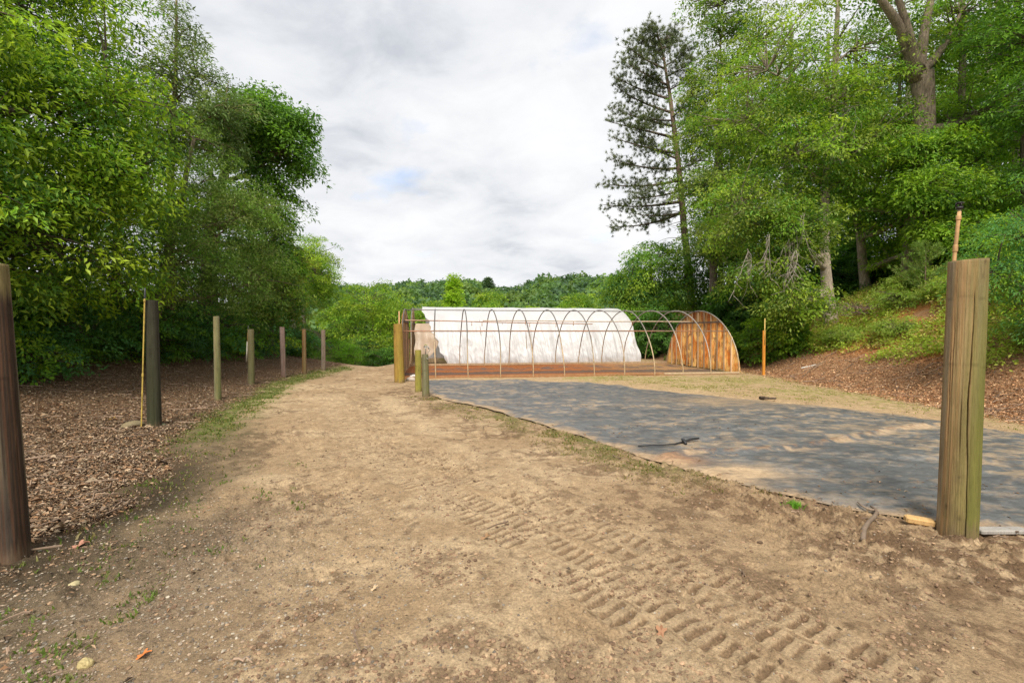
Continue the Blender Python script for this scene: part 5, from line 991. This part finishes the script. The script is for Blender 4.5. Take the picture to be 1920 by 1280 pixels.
g1 = tree('leafy_tree', 'rounded yellow-green treetop showing behind the white sheet, right of the conical tree', (0, 70), [(0, 70, 0, .2), (0, 70, 6, .1)],
     [(0, 70, 3.6, 3.2, 3, 1.9, 80), (-2.4, 70, 2.2, 2.4, 2.4, 1.6, 50), (2.5, 70, 2.5, 2.4, 2.4, 1.6, 50)], 66, 55, .9, .30, .45, MID + YG, group='treetops showing behind the white sheet', young=(.17, .26, .04), twig=.1)
g1.location.x = 2.0
for (x, y, s, sz, rz, lb) in ((-12, 74, 1.0, 1.1, 1, 'green treetop left of the conical tree'), (-18, 72, 1.0, 1.1, 5, 'green treetop behind the wide yellow-green tree'), (8.6, 72, .9, 1.0, 2, 'green treetop above the middle of the white sheet'), (14.5, 70, .9, .95, 3, 'green treetop above the right part of the white sheet'), (20.5, 73, 1.0, 1.05, 4, 'treetop beyond the right end of the white sheet'), (-4.0, 84, 1.1, 1.3, 1.7, 'treetop directly behind the conical tree'), (11.6, 86, 1.1, 1.3, .7, 'farther treetop above the middle of the white sheet'), (-25, 78, 1.1, 1.2, .3, 'green treetop where the left trees end')):
    c = copy_tree(g1); c.location = (x, y, g1.location.z + .0 * s); c.scale = (s, s, sz); c.rotation_euler = (0, 0, rz); c['label'] = lb
# far wooded ridge: one mass
def ridge():
    rs = np.random.RandomState(8); V_, F_, C_ = [], [], []; k = 0
    xs, ys = [], []
    for i in range(620):
        y = rs.uniform(95, 262) if i > 170 else rs.uniform(226, 246); x = rs.uniform(-.52, .36) * y; xs.append(x); ys.append(y)
    xs, ys = np.array(xs), np.array(ys); zs = Hbase(xs, ys); cents, outw, cols = [], [], []
    for x, y, z in zip(xs, ys, zs):
        R_ = rs.uniform(2.6, 5.2); hh = rs.uniform(6.0, 9.5); n = 95; d = nrm(rs.normal(0, 1, (n, 3))); d[:, 2] = np.abs(d[:, 2]) * 1.0 - .35; rr = .75 + .35 * rs.random_sample((n, 1))
        cents.append(np.array([x, y, z + hh * .55]) + d * rr * [R_, R_, hh * .5]); outw.append(d); base = np.array([(.095, .175, .075), (.12, .21, .075), (.17, .26, .075), (.08, .145, .075)][rs.randint(4)]); cols.append(np.tile(base * rs.uniform(.8, 1.15), (n, 1)))  # lightened bluish greens: distance haze painted into the leaf colours
    cents = np.vstack(cents); outw = np.vstack(outw); cols = np.vstack(cols); n = len(cents); idx = np.repeat(np.arange(n), 3)
    P = cents[idx] + rs.normal(0, .5, (n * 3, 3)); D = nrm(rs.normal(0, 1, (n * 3, 3))); Nn = nrm(outw[idx] + [0, 0, .5] + rs.normal(0, .4, (n * 3, 3))); L = rs.uniform(.8, 1.7, n * 3); V, Fq = leaf_quads(P, D, Nn, L, L * .75, .1)
    C = cols[idx] * (.75 + .5 * rs.random_sample((n * 3, 1))); tag(mesh_np('woodland', V, Fq, M_leaf, C=np.repeat(C, 4, 0)), kind='stuff')
ridge()
def far_pine(label, px, top, w, seed, d=225):
    rs = np.random.RandomState(seed); x = (px - 960) / F * d; z = H1(x, d); zt = CAM_H + (HOR - top) / F * d; O = np.array([x, d, z]); h = zt - z; root = empty('far_pine', tuple(O), label, 'pine tree', 'pines standing above the far wooded ridge')
    MB().tube([(0, 0, -.5), (0, 0, h)], [.4, .08], 6, (.2, .16, .12)).build('trunk', M_bark, root); n = 260; t = rs.random_sample(n) ** .7; zz_ = h * (1 - .5 * t); a = rs.rand(n) * 6.28; ww = w * (.25 + .75 * np.sin(np.clip(t * 1.4, 0, 1) * 1.57)) * rs.random_sample(n) ** .5
    c = np.stack([np.cos(a) * ww, np.sin(a) * ww, zz_], -1); V, Fq, C = spray(c, nrm(c * [1, 1, 0] + .01), rs, 7, .7, .15, .8, .6, [(.045, .085, .045), (.055, .10, .05)], .2, .1); mesh_np('crown', V, Fq, M_leaf, root, C)
far_pine('cone-topped pine on the far ridge, above the middle of the white sheet', 915, 521, 3.2, 1); far_pine('second cone-topped pine on the far ridge, right of the first', 992, 527, 3.0, 2)
far_pine('flat-topped pine on the far ridge above the right end of the white sheet', 1070, 537, 4.2, 3); far_pine('small pine at the right end of the far ridge', 1116, 541, 2.8, 4)
